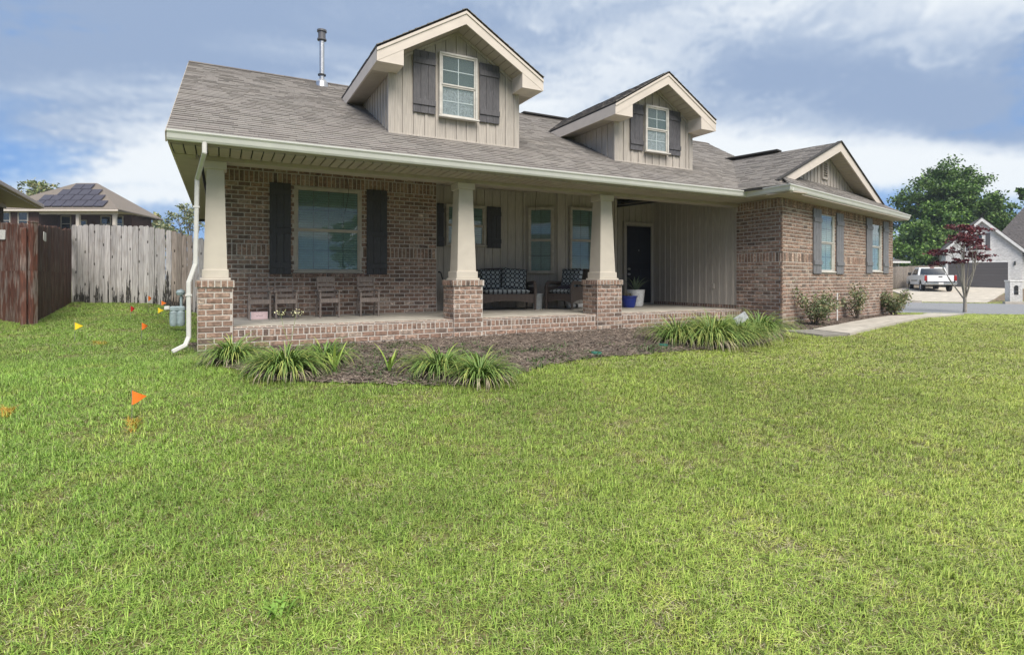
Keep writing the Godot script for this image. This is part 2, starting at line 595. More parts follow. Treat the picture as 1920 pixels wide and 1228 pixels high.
func land(x: float, z: float) -> float:
	var q := house_uw(x, z)
	var h := -0.45 + 0.57 * smoothstep(-9.5, -1.0, q.y)
	h += 0.05 * clampf(q.y, 0.0, 12.0) * smoothstep(0.5, -1.5, q.x)
	var k := smoothstep(8.0, 13.0, x) * smoothstep(13.0, 19.0, -z)
	h = lerpf(h, -0.05, k)
	h += 0.5 * smoothstep(30.0, 48.0, -z) * smoothstep(8.0, 13.0, x)
	var far := smoothstep(30.0, 70.0, Vector2(x, z).length())
	return h + 0.012 * noise.get_noise_2d(x * 60.0, z * 60.0) + far * 0.5 * noise.get_noise_2d(x * 2.0, z * 2.0)

func land_at(x: float, z: float, up := 0.0) -> Vector3:
	return Vector3(x, land(x, z) + up, z)

func sheet(called: String, xs: Array, zs: Array, m: Material, up: float, inside := PackedVector2Array(), parent: Node3D = self) -> MeshInstance3D:
	var s := Shape.new()
	for i in xs.size() - 1:
		for j in zs.size() - 1:
			if inside.size() and not Geometry2D.is_point_in_polygon(Vector2((xs[i] + xs[i + 1]) * 0.5, (zs[j] + zs[j + 1]) * 0.5), inside):
				continue
			var p := [land_at(xs[i], zs[j], up), land_at(xs[i + 1], zs[j], up), land_at(xs[i + 1], zs[j + 1], up), land_at(xs[i], zs[j + 1], up)]
			var q := []
			for a in p:
				q.append(Vector3(land(a.x - 0.2, a.z) - land(a.x + 0.2, a.z), 0.4, land(a.x, a.z - 0.2) - land(a.x, a.z + 0.2)).normalized())
			for k in [0, 1, 2, 0, 2, 3]:
				s.vert(p[k], q[k])
	return obj(called, s, m, parent)

func steps(a: float, b: float, d: float) -> Array:
	var out := []
	var n := int(round((b - a) / d))
	for k in n + 1:
		out.append(a + (b - a) * k / n)
	return out

func strip(poly: PackedVector2Array, up: float, thick: float) -> Shape:        # a paved slab with a side edge, following the land; poly is cut into small cells first
	var s := Shape.new()
	var r := Rect2(poly[0], Vector2.ZERO)
	for p in poly:
		r = r.expand(p)
	var cell := 1.0
	for i in int(ceil(r.size.x / cell)):
		for j in int(ceil(r.size.y / cell)):
			var c := Rect2(r.position + Vector2(i, j) * cell, Vector2(cell, cell))
			var sq := PackedVector2Array([c.position, Vector2(c.end.x, c.position.y), c.end, Vector2(c.position.x, c.end.y)])
			for piece in Geometry2D.intersect_polygons(sq, poly):
				var pts := []
				for p in piece:
					pts.append(land_at(p.x, p.y, up))
				s.face(pts, pts[0] + Vector3.DOWN)
	for k in poly.size():
		var a := poly[k]
		var b := poly[(k + 1) % poly.size()]
		var n := int(ceil(a.distance_to(b) / cell))
		for i in n:
			var p := a.lerp(b, float(i) / n)
			var q := a.lerp(b, float(i + 1) / n)
			s.face([land_at(p.x, p.y, up), land_at(q.x, q.y, up), land_at(q.x, q.y, up - thick), land_at(p.x, p.y, up - thick)], Vector3(r.get_center().x, 0, r.get_center().y))
	return s

var BED := PackedVector2Array([Vector2(-4.95, -8.47), Vector2(-4.12, -7.39), Vector2(-3.26, -6.4), Vector2(-2.63, -5.95), Vector2(-2.13, -5.82), Vector2(-1.46, -5.82), Vector2(-0.9, -5.85), Vector2(-0.46, -5.92), Vector2(-0.09, -6.15), Vector2(0.09, -6.52), Vector2(0.4, -6.99), Vector2(1.01, -7.51), Vector2(1.66, -7.86), Vector2(2.37, -8.21), Vector2(3.04, -8.54), Vector2(3.74, -8.83), Vector2(4.36, -9.44), Vector2(5.45, -10.94), Vector2(5.7, -11.8), Vector2(4.6, -12.9), Vector2(-4.4, -7.95), Vector2(-4.9, -9.2)])
var BED_SIDE := PackedVector2Array([Vector2(5.4, -11.9), Vector2(5.95, -11.08), Vector2(13.3, -17.98), Vector2(11.6, -17.8)])
var WALK := PackedVector2Array([Vector2(6.0, -11.05), Vector2(6.4, -10.5), Vector2(14.9, -18.25), Vector2(14.0, -18.6)])
var WALK_DARK := PackedVector2Array([Vector2(5.3, -10.85), Vector2(5.75, -10.25), Vector2(6.37, -10.48), Vector2(5.97, -11.03)])
var ROAD := PackedVector2Array([Vector2(-16.0, -31.5), Vector2(45.0, -7.2), Vector2(49.0, -16.4), Vector2(-12.0, -40.7)])
var DRIVE := PackedVector2Array([Vector2(20.6, -28.4), Vector2(23.4, -27.3), Vector2(42.0, -46.4), Vector2(35.0, -46.6), Vector2(28.2, -41.5), Vector2(25.4, -36.0)])

func setting() -> void:
	var far := [-900.0, -500.0, -250.0, -120.0, -70.0, -45.0, -32.0]
	var xs := far + steps(-26.0, 30.0, 0.5) + [36.0, 45.0, 60.0, 90.0, 160.0, 300.0, 600.0, 900.0]
	var zs := [-900.0, -500.0, -250.0, -150.0, -100.0, -75.0, -60.0] + steps(-50.0, 6.0, 0.5) + [12.0, 25.0, 60.0, 150.0, 400.0, 900.0]
	kind(sheet("ground", xs, zs, M.soil, 0.0), "structure")
	kind(sheet("planting_bed", steps(-5.4, 6.0, 0.06), steps(-13.2, -5.6, 0.06), M.mulch, 0.016, BED), "structure")
	kind(sheet("wing_planting_bed", steps(5.3, 13.0, 0.08), steps(-18.0, -11.2, 0.08), M.mulch, 0.016, BED_SIDE), "structure")
	kind(obj("road", strip(ROAD, 0.012, 0.1), M.asphalt), "structure")
	var path := Node3D.new()
	path.name = "garden_path"
	add_child(path)
	kind(path, "structure")
	var n := 7
	for k in n:                                             # concrete walk cast in bays with open joints
		var a := float(k) / n + 0.0012
		var b := float(k + 1) / n - 0.0012
		obj("paving_slab", strip(PackedVector2Array([WALK[0].lerp(WALK[3], a), WALK[1].lerp(WALK[2], a), WALK[1].lerp(WALK[2], b), WALK[0].lerp(WALK[3], b)]), 0.05, 0.09), M.walk, path)
	var dark := obj("paving_slab", strip(WALK_DARK, 0.042, 0.09), mat("walk_darker", lin(0.24, 0.225, 0.20), 0.9, M.walk.albedo_texture, 0.9), path)  # same paving texture in a darker tone
	dark.set_meta("label", "darker slab at the end of the path")
	kind(obj("driveway", strip(DRIVE, 0.05, 0.12), M.drive), "structure")
	var kerb := Shape.new()
	for k in 30:                                            # low kerb along the far side of the road, dropped at the driveway
		var a := ROAD[3].lerp(ROAD[2], 0.50 + k * 0.0166)
		var b := ROAD[3].lerp(ROAD[2], 0.50 + (k + 1) * 0.0166 - 0.0006)
		if a.x > 20.4 and a.x < 23.2:
			continue
		kerb.bar(land_at(a.x, a.y, 0.05), land_at(b.x, b.y, 0.05), 0.3, 0.14)
	kind(obj("kerb", kerb, M.drive), "structure")

var bed_inner := PackedVector2Array()

func on_lawn(x: float, z: float) -> bool:
	var q := house_uw(x, z)
	if q.x > -0.05 and q.x < 19.5 and q.y > -0.05:
		return false
	var p := Vector2(x, z)
	for poly in [WALK, WALK_DARK, BED_SIDE, bed_inner, ROAD, DRIVE]:
		if Geometry2D.is_point_in_polygon(p, poly):
			return false
	return true

func blade(s: Shape, root: Vector3, dir: float, tall: float, lean: float, wide: float, lo: Color, hi: Color, segs := 3) -> void:
	var out := Vector3(cos(dir), 0, sin(dir))
	var side := Vector3(-sin(dir), 0, cos(dir)) * wide * 0.5
	var last := [root - side, root + side]
	for k in segs:
		var f := float(k + 1) / segs
		var p := root + Vector3.UP * tall * (f - 0.35 * lean * f * f) + out * tall * lean * f * f
		var w := side * (1.0 - f * f * 0.85)
		var nn := (Vector3.UP * 0.7 - out * 0.3 + out * f * lean).normalized()
		var now := [p - w, p + w]
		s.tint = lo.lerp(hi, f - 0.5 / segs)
		if k == segs - 1:
			s.vert(last[0], nn); s.vert(p, nn); s.vert(last[1], nn)
		else:
			for v in [last[0], now[0], last[1], last[1], now[0], now[1]]:
				s.vert(v, nn)
		last = now

func tuft(sd: int, n: int, spread: float, tall: float, wide: float, cols: Array) -> ArrayMesh:
	rnd.seed = sd
	var s := Shape.new()
	for k in n:
		var a := rnd.randf() * TAU
		var r := spread * sqrt(rnd.randf())
		var c: Color = cols[rnd.randi() % cols.size()]
		c = c * rnd.randf_range(0.75, 1.2)
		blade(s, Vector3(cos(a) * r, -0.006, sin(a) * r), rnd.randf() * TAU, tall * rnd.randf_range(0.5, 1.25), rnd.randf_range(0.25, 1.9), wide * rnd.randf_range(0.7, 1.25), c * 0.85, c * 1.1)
	return s.mesh()

func scatter(called: String, label: String, mesh: Mesh, m: Material, places: Array) -> void:       # places: [Transform3D, Color]
	var mm := MultiMesh.new()
	mm.transform_format = MultiMesh.TRANSFORM_3D
	mm.use_colors = true
	mm.mesh = mesh
	mm.instance_count = places.size()
	for k in places.size():
		mm.set_instance_transform(k, places[k][0])
		mm.set_instance_color(k, places[k][1])
	var o := MultiMeshInstance3D.new()
	o.multimesh = mm
	o.material_override = m
	o.name = numbered(called)
	add_child(o)
	kind(o, "stuff", label)

func lawn() -> void:
	var greens := [Color(0.345, 0.465, 0.085), Color(0.39, 0.515, 0.095), Color(0.275, 0.41, 0.07), Color(0.465, 0.545, 0.145), Color(0.335, 0.49, 0.085)]
	var straws := [Color(0.48, 0.45, 0.25), Color(0.42, 0.38, 0.21), Color(0.54, 0.51, 0.31), Color(0.34, 0.29, 0.18)]
	var kinds := [[], [], [], []]
	var straw := []
	bed_inner = Geometry2D.offset_polygon(BED, -0.07)[0]
	rnd.seed = 77
	var z := 0.8
	while z > -30.0:
		var d := maxf(-z, 0.0)
		var cell := 0.046 if d < 4.0 else 0.056 if d < 7.0 else 0.075 if d < 12.0 else 0.125
		var half := d * 1.02 + 3.6
		var x := -half
		while x < half:
			var px := x + rnd.randf_range(-0.6, 0.6) * cell
			var pz := z + rnd.randf_range(-0.6, 0.6) * cell
			x += cell
			if not on_lawn(px, pz):
				continue
			var q := house_uw(px, pz)
			if q.x < -3.6 and q.y > 1.5 or q.y > 9.0 and q.x < 0.0:
				continue
			var big := noise.get_noise_2d(px * 18.0, pz * 18.0)
			var mid := noise.get_noise_2d(px * 70.0 + 300.0, pz * 70.0)
			var dry := clampf(0.22 + 0.09 * px + 0.5 * big, 0.0, 1.0) * 0.55 + 0.55 * smoothstep(0.10, 0.45, mid)
			if rnd.randf() < 0.03 + 0.30 * smoothstep(0.22, 0.5, mid):
				if rnd.randf() < 0.8:                       # thin spots where the dead thatch shows
					straw.append([Transform3D(Basis(Vector3.UP, rnd.randf() * TAU).scaled(Vector3(1.1, 0.6, 1.1) * (1.0 if d < 7.0 else 1.5)), land_at(px, pz)), Color(1, 1, 1) * rnd.randf_range(0.6, 1.1)])
				continue
			var tone := Color(0.84, 1.0, 0.9).lerp(Color(1.0, 1.0, 1.0), smoothstep(-5.0, 5.0, px)).lerp(Color(1.2, 1.0, 1.05), dry * 0.7) * rnd.randf_range(0.82, 1.16) * (1.0 + 0.26 * big + 0.10 * mid)
			var sc := rnd.randf_range(0.75, 1.25) * (1.0 + 0.25 * noise.get_noise_2d(px * 40.0, pz * 40.0 + 90.0))
			var tf := Transform3D(Basis(Vector3.UP, rnd.randf() * TAU).scaled(Vector3(1.0, sc, 1.0) * (1.0 if d < 7.0 else 1.3 if d < 12.0 else 1.9)), land_at(px, pz))
			if d >= 7.0:
				tf.basis = tf.basis * Basis.from_scale(Vector3(1, 0.72 if d < 12.0 else 0.5, 1))
			kinds[rnd.randi() % 4].append([tf, tone])
			if rnd.randf() < 0.26 + 0.6 * dry:
				straw.append([Transform3D(Basis(Vector3.UP, rnd.randf() * TAU).scaled(Vector3(1.0, 0.8, 1.0) * (1.0 if d < 7.0 else 1.5)), land_at(px + 0.02, pz + 0.02)), Color(1, 1, 1) * rnd.randf_range(0.75, 1.15)])
		z -= cell
	for k in 4:
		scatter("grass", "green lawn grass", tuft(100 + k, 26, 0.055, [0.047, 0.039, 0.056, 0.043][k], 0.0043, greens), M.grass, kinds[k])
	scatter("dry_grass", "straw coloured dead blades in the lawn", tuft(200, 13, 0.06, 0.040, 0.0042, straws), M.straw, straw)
	# mulch: short pine needles and bark chips strewn over the beds
	var chips := Shape.new()
	rnd.seed = 5
	for k in 12:
		var a := rnd.randf() * TAU
		var c: Color = [Color(0.29, 0.24, 0.195), Color(0.18, 0.14, 0.11), Color(0.42, 0.37, 0.31), Color(0.11, 0.085, 0.07)][rnd.randi() % 4]
		chips.tint = c
		var p := Vector3(rnd.randf_range(-0.05, 0.05), rnd.randf_range(0.004, 0.018), rnd.randf_range(-0.05, 0.05))
		var dv := Vector3(cos(a), rnd.randf_range(-0.2, 0.25), sin(a)) * rnd.randf_range(0.025, 0.085)
		chips.bar(p - dv, p + dv, rnd.randf_range(0.003, 0.013), 0.004)
	var strewn := []
	for k in 22000:
		var p := Vector2(rnd.randf_range(-5.2, 13.0), rnd.randf_range(-18.0, -5.7))
		if Geometry2D.is_point_in_polygon(p, BED) or Geometry2D.is_point_in_polygon(p, BED_SIDE):
			strewn.append([Transform3D(Basis(Vector3.UP, rnd.randf() * TAU), land_at(p.x, p.y, 0.014)), Color(1, 1, 1) * rnd.randf_range(0.6, 1.25)])
	scatter("mulch", "brown bark chips and pine needles in the beds", chips.mesh(), M.chip, strewn)
	# low weeds growing through the mulch
	var weeds := []
	for k in 1500:
		var p := Vector2(rnd.randf_range(-3.0, 2.8), rnd.randf_range(-8.6, -5.85))
		if Geometry2D.is_point_in_polygon(p, BED) and noise.get_noise_2d(p.x * 50.0, p.y * 50.0) > -0.05:
			weeds.append([Transform3D(Basis(Vector3.UP, rnd.randf() * TAU).scaled(Vector3.ONE * rnd.randf_range(0.5, 2.0)), land_at(p.x, p.y, 0.01)), Color(0.9, 1.0, 1.1) * rnd.randf_range(0.6, 1.0)])
	scatter("weed", "small green weeds sprouting in the front bed", tuft(301, 9, 0.05, 0.075, 0.008, [Color(0.12, 0.19, 0.05), Color(0.17, 0.24, 0.06), Color(0.20, 0.24, 0.10)]), M.grass, weeds)

# ---------------------------------------------------------------- the house
func P(u: float, h: float, w: float) -> Vector3:            # house axes: along the front, up, depth behind the porch edge
	return Vector3(u, h, -w)

func at(u: float, h: float, w: float, turn := 0.0) -> Transform3D:
	return Transform3D(Basis(Vector3.UP, turn), P(u, h, w))

func part(called: String) -> Node3D:
	var o := Node3D.new()
	o.name = called
	house.add_child(o, true)
	return o

const TONES := [[0.720, 0.500, 0.400], [0.630, 0.430, 0.345], [0.500, 0.360, 0.295], [0.820, 0.610, 0.500], [0.380, 0.290, 0.250], [0.870, 0.720, 0.620], [0.670, 0.480, 0.395]]
const TONE_ORDER := [0, 0, 1, 1, 1, 2, 2, 3, 3, 4, 5, 6, 6, 2, 0]

func add_brick(owner_part: Node3D, t: Transform3D, mid: Vector3, size: Vector3, show := 1.0) -> void:
	var tf := t * Transform3D(Basis.IDENTITY, mid + Vector3(0, 0, rnd.randf_range(-0.002, 0.0025)))
	tf.basis = tf.basis * Basis(Vector3.FORWARD, rnd.randf_range(-0.006, 0.006))
	var p := Basis(Vector3.UP, TURN) * tf.origin + HOUSE_AT
	var to_eye := Vector3(0, 1.15, 0) - p
	var facing := maxf(0.0, (Basis(Vector3.UP, TURN) * tf.basis.z).normalized().dot(to_eye.normalized()))
	bricks.append({"part": owner_part, "t": tf, "s": size, "tone": TONE_ORDER[rnd.randi() % TONE_ORDER.size()], "score": facing * show / to_eye.length()})

func brick_geo(s: Shape, z: Vector3) -> void:               # a brick's face, arrises and sides; the back is bedded in mortar
	var a := z.x * 0.5
	var b := z.y * 0.5
	var f := z.z * 0.5
	var c := 0.005
	var o := [Vector3(-a, -b, f - c), Vector3(a, -b, f - c), Vector3(a, b, f - c), Vector3(-a, b, f - c)]
	var i := [Vector3(-a + c, -b + c, f), Vector3(a - c, -b + c, f), Vector3(a - c, b - c, f), Vector3(-a + c, b - c, f)]
	s.face(i, Vector3.ZERO)
	for k in 4:
		var j := (k + 1) % 4
		s.face([o[k], o[j], i[j], i[k]], Vector3.ZERO)
		s.face([o[k], o[j], Vector3(o[j].x, o[j].y, -f), Vector3(o[k].x, o[k].y, -f)], Vector3.ZERO)

func brick_wall(owner_part: Node3D, t: Transform3D, wide: float, y0: float, y1: float, holes := [], bands := [], show := 1.0, backing := true, lay := true) -> void:
	# holes: Rect2; bands: [from height, "soldier" or "rowlock"]
	if backing:
		var s := Shape.new()
		s.t = t
		var edges := [0.0, wide]
		for h in holes:
			edges.append_array([clampf(h.position.x, 0, wide), clampf(h.end.x, 0, wide)])
		edges.sort()
		for k in edges.size() - 1:
			if edges[k + 1] - edges[k] < 0.004:
				continue
			var m: float = (edges[k] + edges[k + 1]) * 0.5
			var spans := [[y0, y1]]
			for h in holes:
				if m > h.position.x and m < h.end.x:
					spans = [[y0, h.position.y], [h.end.y, y1]]
			for sp in spans:
				if sp[1] - sp[0] > 0.004:
					s.box(Vector3(m, (sp[0] + sp[1]) * 0.5, -0.05), Vector3(edges[k + 1] - edges[k], sp[1] - sp[0], 0.1))
		obj("mortar", s, M.mortar, owner_part)
	if not lay:
		return
	var y := y0
	var row := 0
	while y < y1 - 0.02:
		var tall := COURSE
		var long := 0.206
		for bd in bands:
			if absf(y - bd[0]) < COURSE * 0.5:
				tall = 0.214 if bd[1] == "soldier" else 0.104
				long = COURSE
		var top := minf(y + tall, y1)
		var x := -long * (0.5 if row % 2 else 0.0) - (0.0 if long > 0.1 else 0.01)
		while x < wide - 0.015:
			var a := maxf(x, 0.0)
			var b := minf(x + long, wide)
			x += long
			var spans := [[a, b]]
			for h in holes:
				if (y + top) * 0.5 > h.position.y and (y + top) * 0.5 < h.end.y:
					var cut := []
					for sp in spans:
						if h.end.x <= sp[0] or h.position.x >= sp[1]:
							cut.append(sp)
						else:
							cut.append([sp[0], h.position.x])
							cut.append([h.end.x, sp[1]])
					spans = cut
			for sp in spans:
				var j := 0.008
				var w: float = sp[1] - sp[0] - 2.0 * j
				if w < 0.022:
					continue
				add_brick(owner_part, t, Vector3((sp[0] + sp[1]) * 0.5, (y + top) * 0.5, -0.013), Vector3(w, top - y - 2.0 * j, 0.04), show)
		y += tall
		row += 1

func make_bricks() -> void:
	bricks.sort_custom(func(a, b): return a.score > b.score)
	var shared := {}
	var rest := Shape.new()
	for k in bricks.size():
		var b: Dictionary = bricks[k]
		var col := Color(TONES[b.tone][0], TONES[b.tone][1], TONES[b.tone][2])
		if k < 300:
			var key := "%d %.3f %.3f" % [b.tone, b.s.x, b.s.y]
			if not shared.has(key):
				var s := Shape.new()
				s.tint = col
				brick_geo(s, b.s)
				shared[key] = s.mesh()
			put("brick", shared[key], M.brick, b.part).transform = b.t
		else:
			rest.t = b.t
			rest.tint = col * rnd.randf_range(0.88, 1.1)
			brick_geo(rest, b.s)
	kind(obj("brick", rest, M.brick, house), "stuff")

const SHINGLE_TONES := [[0.308, 0.284, 0.262], [0.29, 0.268, 0.248], [0.325, 0.30, 0.278], [0.268, 0.247, 0.229], [0.302, 0.278, 0.256]]

func roof_field(owner_part: Node3D, t: Transform3D, poly: PackedVector2Array, show := 1.0) -> void:
	var top := 0.0
	for p in poly:
		top = maxf(top, p.y)
	var row := 0.128
	for r in int(ceil(top / row)):
		var y := r * row
		var ym := minf(y + row * 0.5, top - 0.005)
		var cuts := []
		for k in poly.size():
			var a := poly[k]
			var b := poly[(k + 1) % poly.size()]
			if (a.y > ym) != (b.y > ym):
				cuts.append(lerpf(a.x, b.x, (ym - a.y) / (b.y - a.y)))
		cuts.sort()
		for c in range(0, cuts.size() - 1, 2):
			var x: float = cuts[c]
			while x < cuts[c + 1] - 0.01:
				var w := minf(rnd.randf_range(0.14, 0.34), cuts[c + 1] - x)
				var tf := t * Transform3D(Basis.IDENTITY, Vector3(x + w * 0.5, y, 0))
				var p := Basis(Vector3.UP, TURN) * tf.origin + HOUSE_AT
				shingles.append({"part": owner_part, "t": tf, "s": Vector3(w - 0.003, minf(row + 0.004, top - y), 0.017 if rnd.randf() < 0.45 else 0.011), "tone": rnd.randi() % 5, "score": show * w / p.distance_squared_to(Vector3(0, 1.15, 0))})
				x += w

func shingle_geo(s: Shape, z: Vector3) -> void:             # a wedge: thick butt edge at the bottom, thin at the top
	var a := z.x * 0.5
	var p := [Vector3(-a, 0, 0.0), Vector3(a, 0, 0.0), Vector3(a, z.y, 0.0), Vector3(-a, z.y, 0.0)]
	var q := [Vector3(-a, 0, z.z), Vector3(a, 0, z.z), Vector3(a, z.y, 0.003), Vector3(-a, z.y, 0.003)]
	var m := Vector3(0, z.y * 0.4, 0.001)
	s.face(q, m)
	s.face([p[0], p[1], q[1], q[0]], m)
	s.face([p[1], p[2], q[2], q[1]], m)
	s.face([p[3], p[0], q[0], q[3]], m)

func make_shingles() -> void:
	shingles.sort_custom(func(a, b): return a.score > b.score)
	var shared := {}
	var rest := Shape.new()
	for k in shingles.size():
		var b: Dictionary = shingles[k]
		var q: Array = SHINGLE_TONES[b.tone]
		var col := Color(q[0], q[1], q[2])
		if k < 300:
			var w := snappedf(b.s.x, 0.02)
			var key := "%d %.2f %.3f %.3f" % [b.tone, w, b.s.y, b.s.z]
			if not shared.has(key):
				var s := Shape.new()
				s.tint = col
				shingle_geo(s, Vector3(w, b.s.y, b.s.z))
				shared[key] = s.mesh()
			put("shingle", shared[key], M.shingle, b.part).transform = b.t * Transform3D(Basis.from_scale(Vector3(b.s.x / w, 1, 1)), Vector3.ZERO)
		else:
			rest.t = b.t
			rest.tint = col * rnd.randf_range(0.9, 1.1)
			shingle_geo(rest, b.s)
	kind(obj("shingle", rest, M.shingle, house), "stuff")

func siding(owner_part: Node3D, t: Transform3D, wide: float, bottom: Callable, top: Callable, peak := -1.0, step := 0.205, m: Material = null) -> void:
	# upright board-and-batten panels, each a piece of its own
	var x := 0.0
	while x < wide - 0.01:
		var e := minf(x + step, wide)
		var s := Shape.new()
		s.t = t
		for b in [[x + 0.002, e - 0.002, 0.0, 0.012], [x + 0.002, minf(x + 0.058, e - 0.002), 0.012, 0.027]]:
			if b[1] - b[0] < 0.008:
				continue
			var pts := PackedVector2Array([Vector2(b[0], bottom.call(b[0])), Vector2(b[1], bottom.call(b[1])), Vector2(b[1], top.call(b[1]))])
			if peak > b[0] + 0.002 and peak < b[1] - 0.002:
				pts.append(Vector2(peak, top.call(peak)))
			pts.append(Vector2(b[0], top.call(b[0])))
			if top.call(b[0]) - bottom.call(b[0]) > 0.01 or top.call(b[1]) - bottom.call(b[1]) > 0.01:
				s.prism(pts, b[2], b[3])
		if s.v.size():
			obj("siding_panel", s, m if m else M.siding, owner_part)
		x = e

func window(t: Transform3D, wide: float, tall: float, cols: int, rows: int, o := {}) -> void:      # t: the opening's bottom left, z out of the wall
	var n := part("window")
	var fm: Material = o.get("frame", M.window_frame)
	var fw: float = o.get("border", 0.042)
	var s := Shape.new()
	s.t = t
	var d := 0.075
	s.box(Vector3(wide * 0.5, fw * 0.5, d * 0.5), Vector3(wide, fw, d), Basis.IDENTITY, 0.006)
	s.box(Vector3(wide * 0.5, tall - fw * 0.5, d * 0.5), Vector3(wide, fw, d), Basis.IDENTITY, 0.006)
	for q in [fw * 0.5, wide - fw * 0.5]:
		s.box(Vector3(q, tall * 0.5, d * 0.5 - 0.001), Vector3(fw, tall - 2.0 * fw, d), Basis.IDENTITY, 0.006)
	obj("frame", s, fm, n)
	s = Shape.new()
	s.t = t
	s.box(Vector3(wide * 0.5, fw * 0.35, d + 0.012), Vector3(wide + 0.05, 0.03, 0.05), Basis.IDENTITY, 0.006)
	obj("sill", s, fm, n)
	var iw := wide - 2.0 * fw
	var mid := tall * 0.5
	for k in 2:                                             # two sashes, the upper one set further out
		var y0 := fw if k == 0 else mid
		var y1 := mid if k == 0 else tall - fw
		var z := 0.036 if k == 0 else 0.05
		var r := 0.028
		s = Shape.new()
		s.t = t
		for q in [[wide * 0.5, y0 + r * 0.5, iw, r], [wide * 0.5, y1 - r * 0.5, iw, r], [fw + r * 0.5, (y0 + y1) * 0.5, r, y1 - y0 - 2.0 * r], [wide - fw - r * 0.5, (y0 + y1) * 0.5, r, y1 - y0 - 2.0 * r]]:
			s.box(Vector3(q[0], q[1], z), Vector3(q[2], q[3], 0.022), Basis.IDENTITY, 0.003)
		obj("sash", s, fm, n)
		s = Shape.new()
		s.t = t
		s.box(Vector3(wide * 0.5, (y0 + y1) * 0.5, z - 0.002), Vector3(iw - 2.0 * r, y1 - y0 - 2.0 * r, 0.005))
		obj("pane", s, M.glass, n)
		var mm: Material = o.get("muntin", M.muntin)
		for i in range(1, cols):
			obj("glazing_bar", moved(t, one_box(Vector3(fw + r + (iw - 2.0 * r) * i / cols, (y0 + y1) * 0.5, z - 0.008), Vector3(0.014, y1 - y0 - 2.0 * r, 0.005))), mm, n)
		for i in range(1, rows):
			obj("glazing_bar", moved(t, one_box(Vector3(wide * 0.5, y0 + r + (y1 - y0 - 2.0 * r) * i / rows, z - 0.0135), Vector3(iw - 2.0 * r, 0.014, 0.005))), mm, n)
	obj("backing", moved(t, one_box(Vector3(wide * 0.5, tall * 0.5, 0.002), Vector3(wide - 0.02, tall - 0.02, 0.004))), M.room, n)  # near-black sheet standing in for the unlit room behind the glass
	s = Shape.new()
	s.t = t
	if o.get("curtain", false):
		for i in 14:                                        # a pleated net curtain in the lower half
			var a := fw + iw * i / 14.0
			s.bar(Vector3(a + iw / 28.0, fw, 0.011), Vector3(a + iw / 28.0, mid, 0.011), iw / 14.0, 0.004 + 0.003 * (i % 2), Vector3(0, 0, 1))
		obj("curtain", s, M.curtain, n)
	else:
		var y := fw + 0.01
		while y < tall - fw:
			s.box(Vector3(wide * 0.5, y, 0.014), Vector3(iw, 0.044, 0.002), Basis(Vector3.RIGHT, -0.30))
			y += 0.047
		kind(obj("blind", s, M.blind, n), "stuff")

func moved(t: Transform3D, s: Shape) -> Shape:
	for k in s.v.size():
		s.v[k] = t * s.v[k]
		s.n[k] = (t.basis * s.n[k]).normalized()
	return s

func shutter(t: Transform3D, wide: float, tall: float, m: Material, battens := [0.17, 0.83], label := "") -> void:
	var n := part("shutter")
	if label:
		n.set_meta("label", label)
	for k in 3:
		var w := wide / 3.0
		obj("plank", moved(t, one_box(Vector3(w * (k + 0.5), tall * 0.5, 0.014), Vector3(w - 0.003, tall, 0.026), 0.003)), m, n)
	for b in battens:
		obj("batten", moved(t, one_box(Vector3(wide * 0.5, tall * b, 0.036), Vector3(wide + 0.004, 0.10, 0.02), 0.003)), m, n)

func slab(called: String, pts: Array, thick: Vector3, m: Material, owner_part: Node3D) -> void:    # a flat polygon with thickness
	var s := Shape.new()
	var mid := thick * 0.5
	for p in pts:
		mid += p / pts.size()
	s.face(pts, mid)
	var under := []
	for p in pts:
		under.append(p + thick)
	s.face(under, mid)
	for k in pts.size():
		var j := (k + 1) % pts.size()
		s.face([pts[k], pts[j], under[j], under[k]], mid)
	obj(called, s, m, owner_part)

